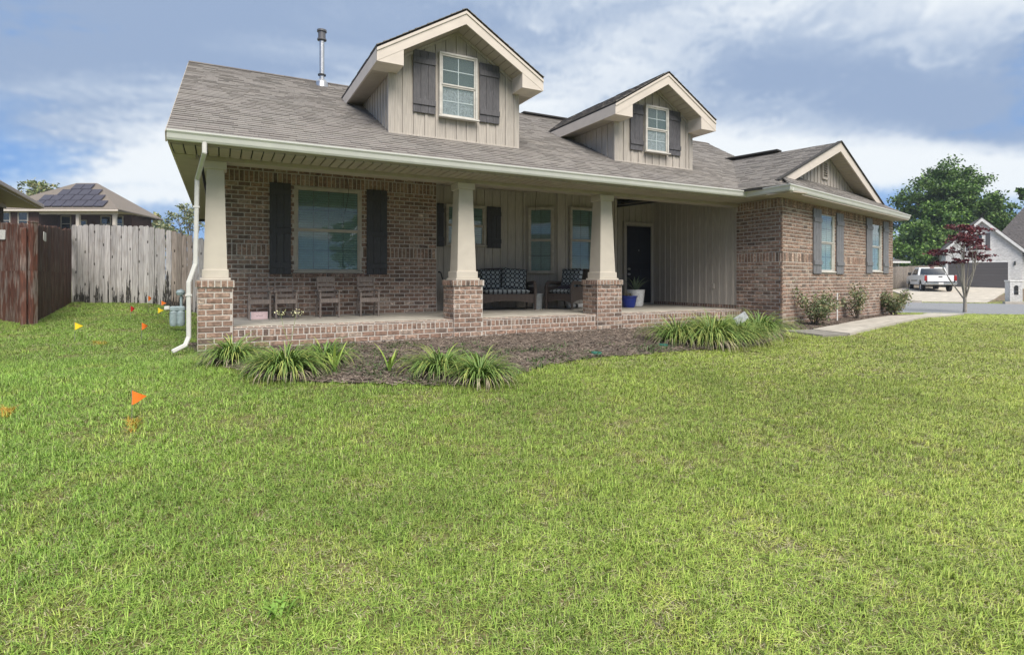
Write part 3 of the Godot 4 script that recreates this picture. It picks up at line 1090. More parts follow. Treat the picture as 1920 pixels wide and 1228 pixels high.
func dormer(uc: float, half: float, w0: float, eave: float, rise: float, over: float, deep: float, base_h: float) -> void:
	# a gabled dormer: front wall at depth w0, walls half to each side, roof tip over beyond the walls
	var n := part("dormer")
	var slope := rise / half
	var bot := base_h
	var t := at(uc - half, 0, w0)
	var ridge := eave + rise
	siding(n, t, half * 2.0, func(_x): return bot - 0.05, func(x): return ridge - slope * absf(x - half), half)
	obj("gable_backing", moved(t, one_box(Vector3(half, (bot + eave) * 0.5 - 0.1, -0.03), Vector3(half * 2.0 - 0.01, eave - bot + 0.2, 0.055))), M.siding, n)
	for q in [0.0, half * 2.0]:
		obj("corner_board", moved(t, one_box(Vector3(q, (bot + eave) * 0.5 - 0.03, 0.008), Vector3(0.11, eave - bot + 0.04, 0.05), 0.004)), M.siding, n)
	obj("skirt_flashing", moved(t, one_box(Vector3(half, bot + 0.008, 0.024), Vector3(half * 2.0 + 0.1, 0.03, 0.03), 0.004)), M.siding, n)
	for side in [-1.0, 1.0]:                                # cheeks run back to where they meet the main roof
		var back := (eave - bot) / PITCH
		var ct := Transform3D(Basis(Vector3(0, 0, 1), Vector3.UP, Vector3(-1, 0, 0)), P(uc - half, 0, w0 + back))
		var lo := func(x): return eave - PITCH * x - 0.03
		var hi := func(_x): return eave + 0.05
		if side > 0.0:
			ct = Transform3D(Basis(Vector3(0, 0, -1), Vector3.UP, Vector3(1, 0, 0)), P(uc + half, 0, w0))
			lo = func(x): return bot + PITCH * x - 0.03
		siding(n, ct, back, lo, hi)
	var z1 := -(w0 - deep)                                  # front edge of the roof
	var tip := half + over
	var drop := slope * over
	for side in [-1.0, 1.0]:
		var e := Vector3(uc + side * tip, eave - drop + 0.24, 0)
		var r := Vector3(uc, ridge + 0.24, 0)
		var back_r := w0 + (ridge - bot) / PITCH + 0.25
		var back_e := w0 + (eave - drop - bot) / PITCH + 0.45
		slab("roof_deck", [Vector3(e.x, e.y, z1), Vector3(r.x, r.y, z1), Vector3(r.x, r.y, -back_r), Vector3(e.x, e.y, -back_e)], Vector3(0, -0.035, 0), M.roof_felt, n)
		var sh := Transform3D(Basis(Vector3(0, 0, side), (r - e).normalized(), Vector3(0, 0, side).cross((r - e).normalized())), Vector3(e.x, e.y, z1 if side < 0.0 else -back_e) + Vector3(0, 0.003, 0))
		var ln := e.distance_to(r)
		if side < 0.0:
			sh = Transform3D(Basis(Vector3(0, 0, 1), (r - e).normalized(), Vector3(0, 0, 1).cross((r - e).normalized())), Vector3(e.x, e.y + 0.003, -back_e))
			roof_field(n, sh, PackedVector2Array([Vector2(0, 0), Vector2(z1 + back_e + 0.03, 0), Vector2(z1 + back_e + 0.03, ln), Vector2(back_e - back_r, ln)]), 0.2)
		else:
			sh = Transform3D(Basis(Vector3(0, 0, -1), (r - e).normalized(), Vector3(0, 0, -1).cross((r - e).normalized())), Vector3(e.x, e.y + 0.003, z1 + 0.03))
			roof_field(n, sh, PackedVector2Array([Vector2(0, 0), Vector2(z1 + back_e, 0), Vector2(z1 + back_r, ln), Vector2(0, ln)]), 0.2)
		var dv := (r - e).normalized()
		# rake board with a narrower shingle mould above it
		slab("rake_board", [Vector3(e.x, e.y - 0.07, z1), Vector3(r.x, r.y - 0.07, z1), Vector3(r.x, r.y - 0.27, z1), Vector3(e.x, e.y - 0.25, z1)], Vector3(0, 0, -0.03), M.trim, n)
		slab("shingle_mould", [Vector3(e.x, e.y - 0.035, z1 + 0.016), Vector3(r.x, r.y - 0.035, z1 + 0.016), Vector3(r.x, r.y - 0.085, z1 + 0.016), Vector3(e.x, e.y - 0.085, z1 + 0.016)], Vector3(0, 0, -0.045), M.trim, n)
		# eave board along the side, boxed return at the front
		slab("eave_board", [Vector3(e.x, e.y - 0.035, z1 - 0.002), Vector3(e.x, e.y - 0.035, -back_e), Vector3(e.x, e.y - 0.25, -back_e), Vector3(e.x, e.y - 0.25, z1 - 0.002)], Vector3(-side * 0.03, 0, 0), M.trim, n)
		var bx0: float = uc + side * (tip - 0.032)
		var bx1: float = uc + side * (half - 0.10)
		obj("boxed_return", prism_shape(PackedVector2Array([Vector2(bx0, e.y - 0.252), Vector2(bx1, e.y - 0.252), Vector2(bx1, e.y - 0.23 + slope * (over + 0.10)), Vector2(bx0, e.y - 0.2)]), z1 - deep - 0.0, z1 - 0.004), M.trim, n)
		var sp := 0.0                                       # soffit under the eave and under the rake
		while sp < back_e - w0 + deep - 0.1:
			obj("soffit_panel", one_box(Vector3(uc + side * (half + over * 0.5), e.y - 0.243, z1 - 0.03 - sp - 0.07), Vector3(over - 0.05, 0.012, 0.135)), M.soffit, n)
			sp += 0.142
		var ln2 := r.distance_to(e)
		sp = over + 0.12
		while sp < ln2 - 0.02:
			var m := e + dv * (sp + 0.068) + Vector3(0, -0.238, 0)
			obj("soffit_panel", one_box(Vector3(m.x, m.y, z1 - deep * 0.5 - 0.02), Vector3(0.135, 0.012, deep - 0.01), 0.0, Basis(dv * side * -1.0, Vector3(0, 0, 1).cross(dv * side * -1.0), Vector3(0, 0, 1))), M.soffit, n)
			sp += 0.142
		slab("frieze_board", [Vector3(uc + side * half, eave - 0.01, -w0 + 0.045), Vector3(uc, ridge - 0.01, -w0 + 0.045), Vector3(uc, ridge - 0.06, -w0 + 0.045), Vector3(uc + side * half, eave - 0.06, -w0 + 0.045)], Vector3(0, 0, -0.02), M.siding, n)

func column(u0: float, wide: float, base: float, lo: float, hi: float) -> void:
	# brick pier with a tapered square column on it
	var pier := part("pier")
	var deep := 0.50
	var f := -0.03
	var y0 := -0.086
	var y1 := 1.028
	brick_wall(pier, at(u0, 0, f), wide, y0, y1, [], [], 1.0, false)
	brick_wall(pier, Transform3D(Basis(Vector3(0, 0, 1), Vector3.UP, Vector3(-1, 0, 0)), P(u0, 0, f + deep)), deep, y0, y1, [], [], 1.0, false)
	brick_wall(pier, Transform3D(Basis(Vector3(0, 0, -1), Vector3.UP, Vector3(1, 0, 0)), P(u0 + wide, 0, f)), deep, y0, y1, [], [], 1.0, false)
	obj("mortar", one_box(P(u0 + wide * 0.5, (y0 + y1) * 0.5, f + deep * 0.5), Vector3(wide - 0.001, y1 - y0, deep - 0.001)), M.mortar, pier)
	var ct := at(u0 - 0.02, 0, f - 0.02)
	obj("cap_mortar", one_box(P(u0 + wide * 0.5, y1 + 0.052, f + deep * 0.5), Vector3(wide + 0.038, 0.1, deep + 0.038)), M.mortar, pier)
	brick_wall(pier, ct, wide + 0.04, y1, y1 + 0.104, [], [[y1, "rowlock"]], 1.0, false)
	brick_wall(pier, Transform3D(Basis(Vector3(0, 0, 1), Vector3.UP, Vector3(-1, 0, 0)), P(u0 - 0.02, 0, f + deep + 0.02)), deep + 0.04, y1, y1 + 0.104, [], [[y1, "rowlock"]], 1.0, false)
	brick_wall(pier, Transform3D(Basis(Vector3(0, 0, -1), Vector3.UP, Vector3(1, 0, 0)), P(u0 + wide + 0.02, 0, f - 0.02)), deep + 0.04, y1, y1 + 0.104, [], [[y1, "rowlock"]], 1.0, false)
	var c := part("column")
	var m := P(u0 + wide * 0.5, 0, f + deep * 0.5)
	var y := y1 + 0.104
	obj("plinth", one_box(m + Vector3(0, y + 0.016, 0), Vector3(base + 0.05, 0.032, base + 0.05), 0.005), M.column, c)
	obj("base", one_box(m + Vector3(0, y + 0.092, 0), Vector3(base, 0.12, base), 0.006), M.column, c)
	var s := Shape.new()
	var a := y + 0.152
	var b := 2.72
	var lo4 := []
	var hi4 := []
	for q in [[-1, -1], [1, -1], [1, 1], [-1, 1]]:
		lo4.append(m + Vector3(q[0] * lo * 0.5, a, q[1] * lo * 0.5))
		hi4.append(m + Vector3(q[0] * hi * 0.5, b, q[1] * hi * 0.5))
	for k in 4:
		var j := (k + 1) % 4
		s.face([lo4[k], lo4[j], hi4[j], hi4[k]], m + Vector3(0, 2, 0))
	obj("shaft", s, M.column, c)
	obj("cap", one_box(m + Vector3(0, 2.774, 0), Vector3(hi + 0.07, 0.11, hi + 0.07), 0.006), M.column, c)

func build_house() -> void:
	house = thing("house", "tan brick and board-and-batten house with two dormers and a long front porch", "house", HOUSE_AT, TURN)
	rnd.seed = 11
	# porch floor and its brick front
	var floor_part := part("porch_floor")
	for k in 4:                                             # the slab is cast in bays
		var a := 0.02 + k * 2.745
		obj("slab_bay", one_box(P(a + 1.371, 0.39, 1.62), Vector3(2.738, 0.12, 3.02), 0.006), M.concrete, floor_part)
	var front := part("porch_front")
	brick_wall(front, at(0.0, 0, 0.0), 10.99, -0.0855, 0.449, [], [[0.343, "rowlock"]], 1.15)
	brick_wall(front, Transform3D(Basis(Vector3(0, 0, 1), Vector3.UP, Vector3(-1, 0, 0)), P(0.0, 0, 2.3)), 2.3, -0.0855, 0.449, [], [[0.343, "rowlock"]], 0.5)
	brick_wall(front, Transform3D(Basis(Vector3.RIGHT, Vector3(0, 0, -1), Vector3.UP), P(0, 0.4495, 0.002)), 10.99, 0.0, 0.104, [], [[0.0, "rowlock"]], 0.4, false)
	obj("mortar_bed", one_box(P(5.495, 0.39, 0.055), Vector3(10.985, 0.11, 0.10)), M.mortar, front)
	# brick room beside the porch
	var wall := part("front_wall")
	brick_wall(wall, at(0.15, 0, 2.3), 4.2, 0.45, 3.27, [Rect2(1.37, 1.26, 1.25, 1.66)], [[0.45 + 14 * COURSE, "soldier"], [2.95, "soldier"]])
	obj("inner_wall", one_box(P(2.25, 1.85, 2.46), Vector3(4.19, 2.82, 0.1)), M.room, wall)
	brick_wall(wall, at(1.47, 0, 2.285), 1.36, 1.165, 1.262, [], [[1.165, "rowlock"]], 1.0, false)
	window(at(1.52, 1.265, 2.375), 1.25, 1.65, 4, 2)
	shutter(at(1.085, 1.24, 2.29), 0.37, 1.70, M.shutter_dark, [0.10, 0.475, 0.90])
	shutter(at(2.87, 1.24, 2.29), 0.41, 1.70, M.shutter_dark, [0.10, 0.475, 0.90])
	# side wall on the left, closing the house
	var side := part("side_wall")
	brick_wall(side, Transform3D(Basis(Vector3(0, 0, 1), Vector3.UP, Vector3(-1, 0, 0)), P(0.15, 0, 10.0)), 7.7, 0.1, 2.9, [], [], 0.3)
	obj("added_dark_core", one_box(P(5.6, 1.5, 8.0), Vector3(10.7, 2.8, 4.0)), M.room, side)  # added dark box inside the house, stops light leaking through
	# siding walls of the porch recess, the angled bay and the door
	var rec := part("porch_recess")
	var up := func(_x): return 3.27
	var dn := func(_x): return 0.455
	siding(rec, at(4.36, 0, 3.0), 2.5, dn, up)
	var bay := atan2(0.45, 0.70)
	siding(rec, Transform3D(Basis(Vector3.UP, -bay), P(6.86, 0, 3.0)), 0.832, dn, up)
	siding(rec, at(7.56, 0, 2.55), 1.75, dn, up)
	siding(rec, at(9.31, 0, 3.0), 1.69, dn, up)
	obj("return_wall", one_box(P(9.31, 1.86, 2.79), Vector3(0.02, 2.81, 0.45)), M.siding, rec)
	obj("return_wall", one_box(P(4.345, 1.86, 2.7), Vector3(0.02, 2.81, 0.62)), M.siding, rec)
	obj("inner_wall", one_box(P(7.7, 1.86, 3.07), Vector3(6.68, 2.81, 0.1)), M.room, rec)
	for q in [[6.86, 3.0], [7.56, 2.55], [9.30, 2.55], [10.96, 3.0]]:
		obj("corner_post", one_box(P(q[0], 1.86, q[1] - 0.02), Vector3(0.07, 2.8, 0.05), 0.004), M.siding, rec)
	window(at(4.80, 1.90, 2.972), 0.98, 0.96, 3, 2)
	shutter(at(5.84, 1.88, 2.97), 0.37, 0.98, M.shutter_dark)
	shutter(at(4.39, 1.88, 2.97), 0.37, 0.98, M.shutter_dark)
	window(Transform3D(Basis(Vector3.UP, -bay), P(6.86, 0, 3.0)) * Transform3D(Basis.IDENTITY, Vector3(0.11, 1.28, 0.028)), 0.62, 1.62, 2, 2, {"border": 0.045})
	window(at(7.86, 1.28, 2.522), 0.90, 1.64, 3, 2)
	# front door
	var door := part("front_door")
	obj("leaf", one_box(P(10.42, 1.52, 2.958), Vector3(0.86, 2.12, 0.045), 0.004), M.door_navy, door)
	for q in [[10.22, 1.05, 0.28, 0.72], [10.62, 1.05, 0.28, 0.72], [10.22, 2.02, 0.28, 0.85], [10.62, 2.02, 0.28, 0.85]]:
		obj("door_panel", one_box(P(q[0], q[1], 2.933), Vector3(q[2], q[3], 0.02), 0.008), M.door_navy, door)
	var cas := Shape.new()
	for q in [9.945, 10.895]:
		cas.box(P(q, 1.53, 2.95), Vector3(0.09, 2.16, 0.08), Basis.IDENTITY, 0.006)
	cas.box(P(10.42, 2.655, 2.95), Vector3(1.04, 0.09, 0.08), Basis.IDENTITY, 0.006)
	obj("casing", cas, M.siding, door)
	obj("threshold", one_box(P(10.42, 0.475, 2.93), Vector3(0.95, 0.04, 0.14), 0.005), M.metal, door)
	for q in [1.28, 1.42]:
		var kn := Shape.new()
		kn.t = Transform3D(Basis(Vector3.RIGHT, PI / 2), P(10.06, q, 2.93))
		kn.lathe([Vector2(0.001, 0.06), Vector2(0.026, 0.055), Vector2(0.03, 0.035), Vector2(0.012, 0.02), Vector2(0.03, 0.0)], 12)
		obj("knob" if q < 1.35 else "deadbolt", kn, M.metal, door)
	obj("peephole", one_box(P(10.42, 1.93, 2.93), Vector3(0.012, 0.05, 0.012)), M.metal, door)
	# the wing: its brick and siding side wall, then the brick front
	var ws := part("wing_side_wall")
	var st := Transform3D(Basis(Vector3(0, 0, 1), Vector3.UP, Vector3(-1, 0, 0)), P(11.0, 0, 2.98))
	siding(ws, st, 2.83, func(_x): return 0.54, up)
	brick_wall(ws, st, 2.83, 0.45, 0.545, [], [[0.45, "rowlock"]], 0.8)
	obj("inner_wall", one_box(P(11.07, 1.85, 1.55), Vector3(0.1, 2.85, 2.9)), M.room, ws)
	brick_wall(ws, Transform3D(Basis(Vector3(0, 0, 1), Vector3.UP, Vector3(-1, 0, 0)), P(10.962, 0, 0.15)), 1.165, -0.086, 2.9, [], [[-0.086 + 20 * COURSE, "soldier"], [-0.086 + 33 * COURSE + 0.13, "soldier"]])
	obj("power_outlet", one_box(P(10.965, 0.98, 0.85), Vector3(0.03, 0.13, 0.09), 0.006), M.siding, ws)
	var wf := part("wing_front_wall")
	var WT := at(10.41, 0, -1.616, deg_to_rad(13.0))
	var wt := WT * at(0.70, 0, 0.43)
	brick_wall(wf, wt, 7.62, -0.17, 2.9, [Rect2(2.06, 1.30, 0.88, 1.46), Rect2(5.70, 1.34, 0.88, 1.46)], [], 1.0, true, false)
	brick_wall(wf, WT * at(0.640, 0, 0.43), 7.68, -0.17, 2.9, [Rect2(2.12, 1.30, 0.88, 1.46), Rect2(5.76, 1.34, 0.88, 1.46)], [[-0.17 + 21 * COURSE, "soldier"], [-0.17 + 34 * COURSE + 0.13, "soldier"]], 1.0, false)
	obj("inner_wall", moved(wt, one_box(Vector3(3.8, 1.4, -0.14), Vector3(7.5, 2.9, 0.06))), M.room, wf)
	obj("end_wall", moved(wt, one_box(Vector3(7.57, 1.36, -3.1), Vector3(0.1, 3.06, 6.0))), M.mortar, wf)
	for x in [2.06, 5.70]:
		var y := 1.30 if x < 3.0 else 1.34
		window(wt * Transform3D(Basis.IDENTITY, Vector3(x, y, -0.075)), 0.88, 1.46, 2, 2, {"frame": M.window_white})
		shutter(wt * Transform3D(Basis.IDENTITY, Vector3(x - 0.50, y - 0.03, 0.012)), 0.46, 1.53, mat("shutter_pale", lin(0.27, 0.27, 0.29), 0.55, M.shutter.albedo_texture, 0.7) if not M.has("shutter_pale") else M.shutter_pale)
		shutter(wt * Transform3D(Basis.IDENTITY, Vector3(x + 0.94, y - 0.03, 0.012)), 0.46, 1.53, M.shutter_pale)
	# columns, beam, ceiling, soffits
	column(0.0, 0.44, 0.34, 0.30, 0.22)
	column(3.82, 0.54, 0.40, 0.35, 0.26)
	column(6.84, 0.60, 0.42, 0.37, 0.27)
	var beam := part("porch_beam")
	for k in 3:
		var a: float = [0.02, 4.09, 7.14][k]
		var b: float = [4.088, 7.138, 10.99][k]
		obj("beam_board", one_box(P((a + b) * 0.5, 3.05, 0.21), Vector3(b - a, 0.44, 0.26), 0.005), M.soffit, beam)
	var ceil := part("porch_ceiling")
	var x := 0.2
	while x < 10.9:
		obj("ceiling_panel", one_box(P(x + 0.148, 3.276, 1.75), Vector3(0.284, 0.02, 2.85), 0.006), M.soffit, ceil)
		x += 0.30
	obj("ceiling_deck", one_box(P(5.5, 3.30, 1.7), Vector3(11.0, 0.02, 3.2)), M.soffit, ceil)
	var sof := part("soffit")
	x = -0.28
	while x < 10.36:
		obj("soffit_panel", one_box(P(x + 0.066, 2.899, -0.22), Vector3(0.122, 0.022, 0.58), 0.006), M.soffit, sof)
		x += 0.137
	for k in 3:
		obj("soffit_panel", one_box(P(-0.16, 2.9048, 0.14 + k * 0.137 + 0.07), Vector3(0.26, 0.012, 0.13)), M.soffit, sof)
	obj("soffit_deck", one_box(P(5.0, 2.93, -0.2), Vector3(10.6, 0.03, 0.62)), M.room, sof)  # near-black deck: shade in the grooves between panels put into the colour
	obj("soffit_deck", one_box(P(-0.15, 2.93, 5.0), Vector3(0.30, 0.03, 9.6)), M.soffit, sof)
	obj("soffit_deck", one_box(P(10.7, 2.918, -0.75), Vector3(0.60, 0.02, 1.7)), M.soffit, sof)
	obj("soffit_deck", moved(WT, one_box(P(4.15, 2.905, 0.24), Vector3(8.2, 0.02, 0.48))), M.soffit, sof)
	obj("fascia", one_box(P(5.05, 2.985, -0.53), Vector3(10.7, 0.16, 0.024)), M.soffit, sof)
	obj("fascia", one_box(P(-0.305, 2.985, 4.7), Vector3(0.024, 0.16, 10.4)), M.trim, sof)
	# main roof
	var roof := part("main_roof")
	var cp := cos(atan(PITCH))
	var sp := sin(atan(PITCH))
	var rt := Transform3D(Basis(Vector3.RIGHT, Vector3(0, sp, -cp), Vector3(0, cp, sp)), P(-0.33, 3.045, -0.60))
	var ln := 5.65 / cp
	slab("roof_deck", [rt * Vector3(0, 0, 0), rt * Vector3(13.6, 0, 0), rt * Vector3(15.6, ln, 0), rt * Vector3(0, ln, 0)], Vector3(0, -0.05, 0), M.roof_felt, roof)
	roof_field(roof, rt, PackedVector2Array([Vector2(0, 0), Vector2(13.6, 0), Vector2(15.6, ln), Vector2(0, ln)]))
	slab("rake_soffit", [rt * Vector3(0.01, 0.02, -0.055), rt * Vector3(0.44, 0.02, -0.055), rt * Vector3(0.44, ln, -0.055), rt * Vector3(0.01, ln, -0.055)], Vector3(0, -0.012, 0), M.soffit, roof)
	slab("rake_board", [rt * Vector3(-0.012, 0.0, -0.012), rt * Vector3(-0.012, ln, -0.012), rt * Vector3(-0.012, ln, -0.15), rt * Vector3(-0.012, 0.0, -0.15)], Vector3(0.022, 0, 0), M.soffit, roof)
	var rp: Vector3 = rt * Vector3(0, ln, 0)
	slab("roof_deck", [rp, rp + Vector3(15.6, 0, 0), rp + Vector3(15.0, -2.9, -5.7), rp + Vector3(0, -2.9, -5.7)], Vector3(0, -0.05, 0), M.roof_felt, roof)
	slab("roof_deck", [rp + Vector3(15.6, 0, 0), rt * Vector3(13.6, 0, 0), rp + Vector3(15.0, -2.9, -5.7)], Vector3(0, -0.05, 0), M.roof_felt, roof)
	x = 0.0
	while x < 15.5:                                         # bent cap shingles along the ridge
		var cs := Shape.new()
		cs.tint = Color(0.2, 0.175, 0.155) * rnd.randf_range(0.8, 1.15)
		for sd in [-1.0, 1.0]:
			cs.box(rp + Vector3(x + 0.12, 0.018 - 0.03, sd * 0.065), Vector3(0.235, 0.014, 0.15), Basis(Vector3.RIGHT, sd * atan(PITCH)))
		obj("ridge_cap", cs, M.shingle, roof)
		x += 0.24
	obj("gable_end", prism_part(PackedVector2Array([Vector2(-0.3, 2.9), Vector2(5.05, 5.72), Vector2(10.4, 2.9)]), 0.05, 0.12), M.siding, roof)
	obj("ridge_vent", one_box(rp + Vector3(11.5, 0.035, 0), Vector3(6.5, 0.05, 0.28), 0.01), M.roof_felt, roof)
	# wing roof: left slope, right slope, pent skirt, gable
	var wr := part("wing_roof")
	var wp := 0.385
	var hw := 4.15
	var pl := hw * sqrt(1.0 + wp * wp)
	var dy := Vector3(1, wp, 0).normalized()
	var lt := WT * Transform3D(Basis(Vector3(0, 0, 1), dy, Vector3(0, 0, 1).cross(dy)), P(0.05, 3.07, 9.0))
	roof_field(wr, lt, PackedVector2Array([Vector2(0, 0), Vector2(8.95, 0), Vector2(8.5, 0.48), Vector2(8.5, pl), Vector2(0, pl)]))
	slab("roof_deck", [lt * Vector3(0, 0, 0), lt * Vector3(8.95, 0, 0), lt * Vector3(8.5, 0.48, 0), lt * Vector3(8.5, pl, 0), lt * Vector3(0, pl, 0)], Vector3(0, -0.05, 0), M.roof_felt, wr)
	var dr := Vector3(-1, wp, 0).normalized()
	var rt2 := WT * Transform3D(Basis(Vector3(0, 0, -1), dr, Vector3(0, 0, -1).cross(dr)), P(8.25, 3.07, 0.05))
	slab("roof_deck", [rt2 * Vector3(0.45, 0.48, 0), rt2 * Vector3(0, 0, 0), rt2 * Vector3(8.9, 0, 0), rt2 * Vector3(8.9, pl - 0.05, 0), rt2 * Vector3(0.45, pl - 0.05, 0)], Vector3(0, -0.03, 0), M.soffit, wr)
	var ft := WT * Transform3D(Basis(Vector3.RIGHT, Vector3(0, 0.65, -1).normalized(), Vector3(0, 1, 0.65).normalized()), P(0.05, 3.07, 0.03))
	var fp := PackedVector2Array([Vector2(0, 0), Vector2(8.2, 0), Vector2(6.7, 1.014), Vector2(1.5, 1.014)])
	roof_field(wr, ft, fp)
	slab("roof_deck", [ft * Vector3(0, 0, 0), ft * Vector3(8.2, 0, 0), ft * Vector3(6.7, 1.014, 0), ft * Vector3(1.5, 1.014, 0)], Vector3(0, -0.05, 0), M.roof_felt, wr)
	var gt := WT * at(0.72, 0, 0.88)
	var gw := 6.86
	siding(wr, gt, gw, func(_x): return 3.60, func(q): return 3.27 + wp * (3.43 - absf(q - 3.43)) * 0.98, 3.43, 0.215)
	obj("gable_backing", moved(gt, prism_shape(PackedVector2Array([Vector2(0, 3.2), Vector2(gw, 3.2), Vector2(3.43, 3.2 + wp * 3.43)]), -0.06, -0.002)), M.siding, wr)
	for sd in [-1.0, 1.0]:
		var e: Vector3 = WT * P(4.15 + sd * 3.62, 3.07 + wp * 0.5, 0.46)
		var r: Vector3 = WT * P(4.15, 3.07 + wp * 4.1 + 0.03, 0.46)
		var inw: Vector3 = WT.basis * Vector3(0, 0, -1)
		slab("rake_board", [e + Vector3(0, -0.02, 0), r + Vector3(0, -0.02, 0), r + Vector3(0, -0.26, 0), e + Vector3(0, -0.22, 0)], inw * 0.03, M.trim, wr)
		slab("shingle_edge", [e + Vector3(0, 0.012, 0) - inw * 0.03, r + Vector3(0, 0.012, 0) - inw * 0.03, r + Vector3(0, -0.018, 0) - inw * 0.03, e + Vector3(0, -0.018, 0) - inw * 0.03], inw * 0.1, M.roof_felt, wr)
		var k := 0.05
		while k < 0.97:
			var c := e.lerp(r, k) + Vector3(0, -0.20, 0) + inw * 0.2
			obj("soffit_panel", one_box(c, Vector3(0.125, 0.012, 0.36), 0.0, Basis((r - e).normalized() * -sd, (inw * -1.0).cross((r - e).normalized() * -sd), inw * -1.0)), M.soffit, wr)
			k += 0.035
	var vt := Shape.new()
	vt.t = gt
	for q in [[3.43 + 0.17, 4.0, 0.05, 0.48], [3.43 - 0.17, 4.0, 0.05, 0.48], [3.43, 4.23, 0.39, 0.05], [3.43, 3.77, 0.39, 0.05]]:
		vt.box(Vector3(q[0], q[1], 0.04), Vector3(q[2], q[3], 0.05), Basis.IDENTITY, 0.004)
	var gv := part("gable_vent")
	obj("vent_frame", vt, M.siding, gv)
	for k in 7:
		obj("louvre", moved(gt, one_box(Vector3(3.43, 3.82 + k * 0.062, 0.042), Vector3(0.30, 0.012, 0.055), 0.0, Basis(Vector3.RIGHT, 0.6))), M.siding, gv)
	obj("ridge_vent", moved(WT, one_box(P(4.15, 3.07 + wp * 4.1 + 0.06, 3.2), Vector3(0.28, 0.05, 2.4), 0.01)), M.roof_felt, wr)
	# dormers with their windows and shutters
	dormer(4.19, 1.25, 0.75, 5.0, 0.75, 0.36, 0.45, 3.715)
	dormer(9.0, 1.10, 0.75, 4.80, 0.66, 0.36, 0.45, 3.715)
	window(at(3.81, 4.10, 0.72), 0.76, 1.20, 2, 2, {"frame": M.window_white, "muntin": M.muntin_pale, "curtain": true})
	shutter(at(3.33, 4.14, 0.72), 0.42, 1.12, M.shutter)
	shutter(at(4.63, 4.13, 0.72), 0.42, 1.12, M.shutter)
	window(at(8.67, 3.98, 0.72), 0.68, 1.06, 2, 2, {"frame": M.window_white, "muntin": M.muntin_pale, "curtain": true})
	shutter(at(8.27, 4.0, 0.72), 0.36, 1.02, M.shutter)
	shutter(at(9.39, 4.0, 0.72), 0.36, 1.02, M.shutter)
	# gutter with its downspout
	var gut := part("gutter")
	var prof := [Vector2(0.0, 0.0), Vector2(0.0, -0.11), Vector2(0.025, -0.125), Vector2(0.07, -0.125), Vector2(0.085, -0.10), Vector2(0.10, -0.045), Vector2(0.118, -0.02), Vector2(0.12, 0.0), Vector2(0.105, 0.004), Vector2(0.10, -0.012), Vector2(0.02, -0.012)]
	var gp := [P(-0.32, 3.05, -0.545), P(10.41 + 0.04, 3.05, -0.545), P(10.41 + 0.04, 3.05, -1.55), WT * P(8.3, 3.05, 0.07)]
	var gs := Shape.new()
	gs.sweep(gp, prof)
	obj("trough", gs, M.gutter, gut)
	for k in [1, 2]:
		obj("mitre_strap", one_box(gp[k] + (Vector3(0.06, -0.06, 0.06) if k == 2 else Vector3(-0.07, -0.06, 0.07)), Vector3(0.05, 0.135, 0.05), 0.01, Basis(Vector3.UP, PI / 4)), M.gutter, gut)
	var ds := part("downspout")
	var path := []
	path = [P(0.10, 2.93, -0.60), P(0.10, 2.80, -0.60), P(0.0, 2.52, -0.12), P(-0.02, 1.36, -0.10), P(-0.10, 1.10, -0.13), P(-0.10, 0.36, -0.13), P(-0.14, 0.25, -0.16), P(-0.27, 0.19, -0.26)]
	for k in path.size() - 1:
		var sg := Shape.new()
		var d: Vector3 = (path[k + 1] - path[k]).normalized()
		sg.bar(path[k] - d * 0.018, path[k + 1] + d * 0.018, 0.058, 0.046, Vector3(0, 0, 1) if absf(d.y) > 0.3 else Vector3.UP, 0.012)
		obj("spout_length", sg, M.spout, ds)
	for k in [2, 4]:
		obj("strap", one_box((path[k + 1] + path[k]) * 0.5 + Vector3(0, 0.2, 0), Vector3(0.078, 0.025, 0.06)), M.spout, ds)
	# flue through the roof
	var fl := part("flue_pipe")
	var fs := Shape.new()
	fs.lathe([Vector2(0.16, -0.16), Vector2(0.13, 0.08), Vector2(0.085, 0.14), Vector2(0.0, 0.14)], 16, P(2.37, 5.64, 4.6))
	obj("flashing", fs, M.metal, fl)
	fs = Shape.new()
	fs.lathe([Vector2(0.056, 0.0), Vector2(0.056, 1.0)], 16, P(2.37, 5.7, 4.6))
	obj("pipe", fs, M.metal, fl)
	fs = Shape.new()
	fs.lathe([Vector2(0.07, 0.99), Vector2(0.105, 1.0), Vector2(0.105, 1.03), Vector2(0.085, 1.035), Vector2(0.085, 1.19), Vector2(0.11, 1.195), Vector2(0.11, 1.235), Vector2(0.0, 1.25)], 16, P(2.37, 5.7, 4.6))
	obj("cowl", fs, mat("flue_cap", lin(0.09, 0.09, 0.10), 0.4), fl)
	fs = Shape.new()
	fs.lathe([Vector2(0.09, 0.20), Vector2(0.09, 0.225), Vector2(0.07, 0.23)], 16, P(2.37, 5.68, 4.6))
	obj("storm_collar", fs, M.black, fl)
	# loose ceiling wires on the porch
	for q in [[2.36, 2.0, 0.55, 0.10], [6.35, 1.6, 0.42, 0.05], [8.9, 0.7, 0.20, -0.04]]:
		var wsx := Shape.new()
		var pts := []
		for k in 9:
			var f := k / 8.0
			pts.append(P(q[0] + q[3] * sin(f * 3.0), 3.27 - q[2] * 1.6 * f, q[1] - 0.03 * sin(f * 7.0)))
		wsx.tube(pts, [0.005, 0.005, 0.005, 0.005, 0.005, 0.005, 0.005, 0.005, 0.005], 5)
		obj("loose_wire", wsx, M.black if q[0] < 8.0 else M.grey_plastic, house)
	make_bricks()
	make_shingles()

func prism_shape(poly: PackedVector2Array, z0: float, z1: float) -> Shape:
	var s := Shape.new()
	s.prism(poly, z0, z1)
	return s

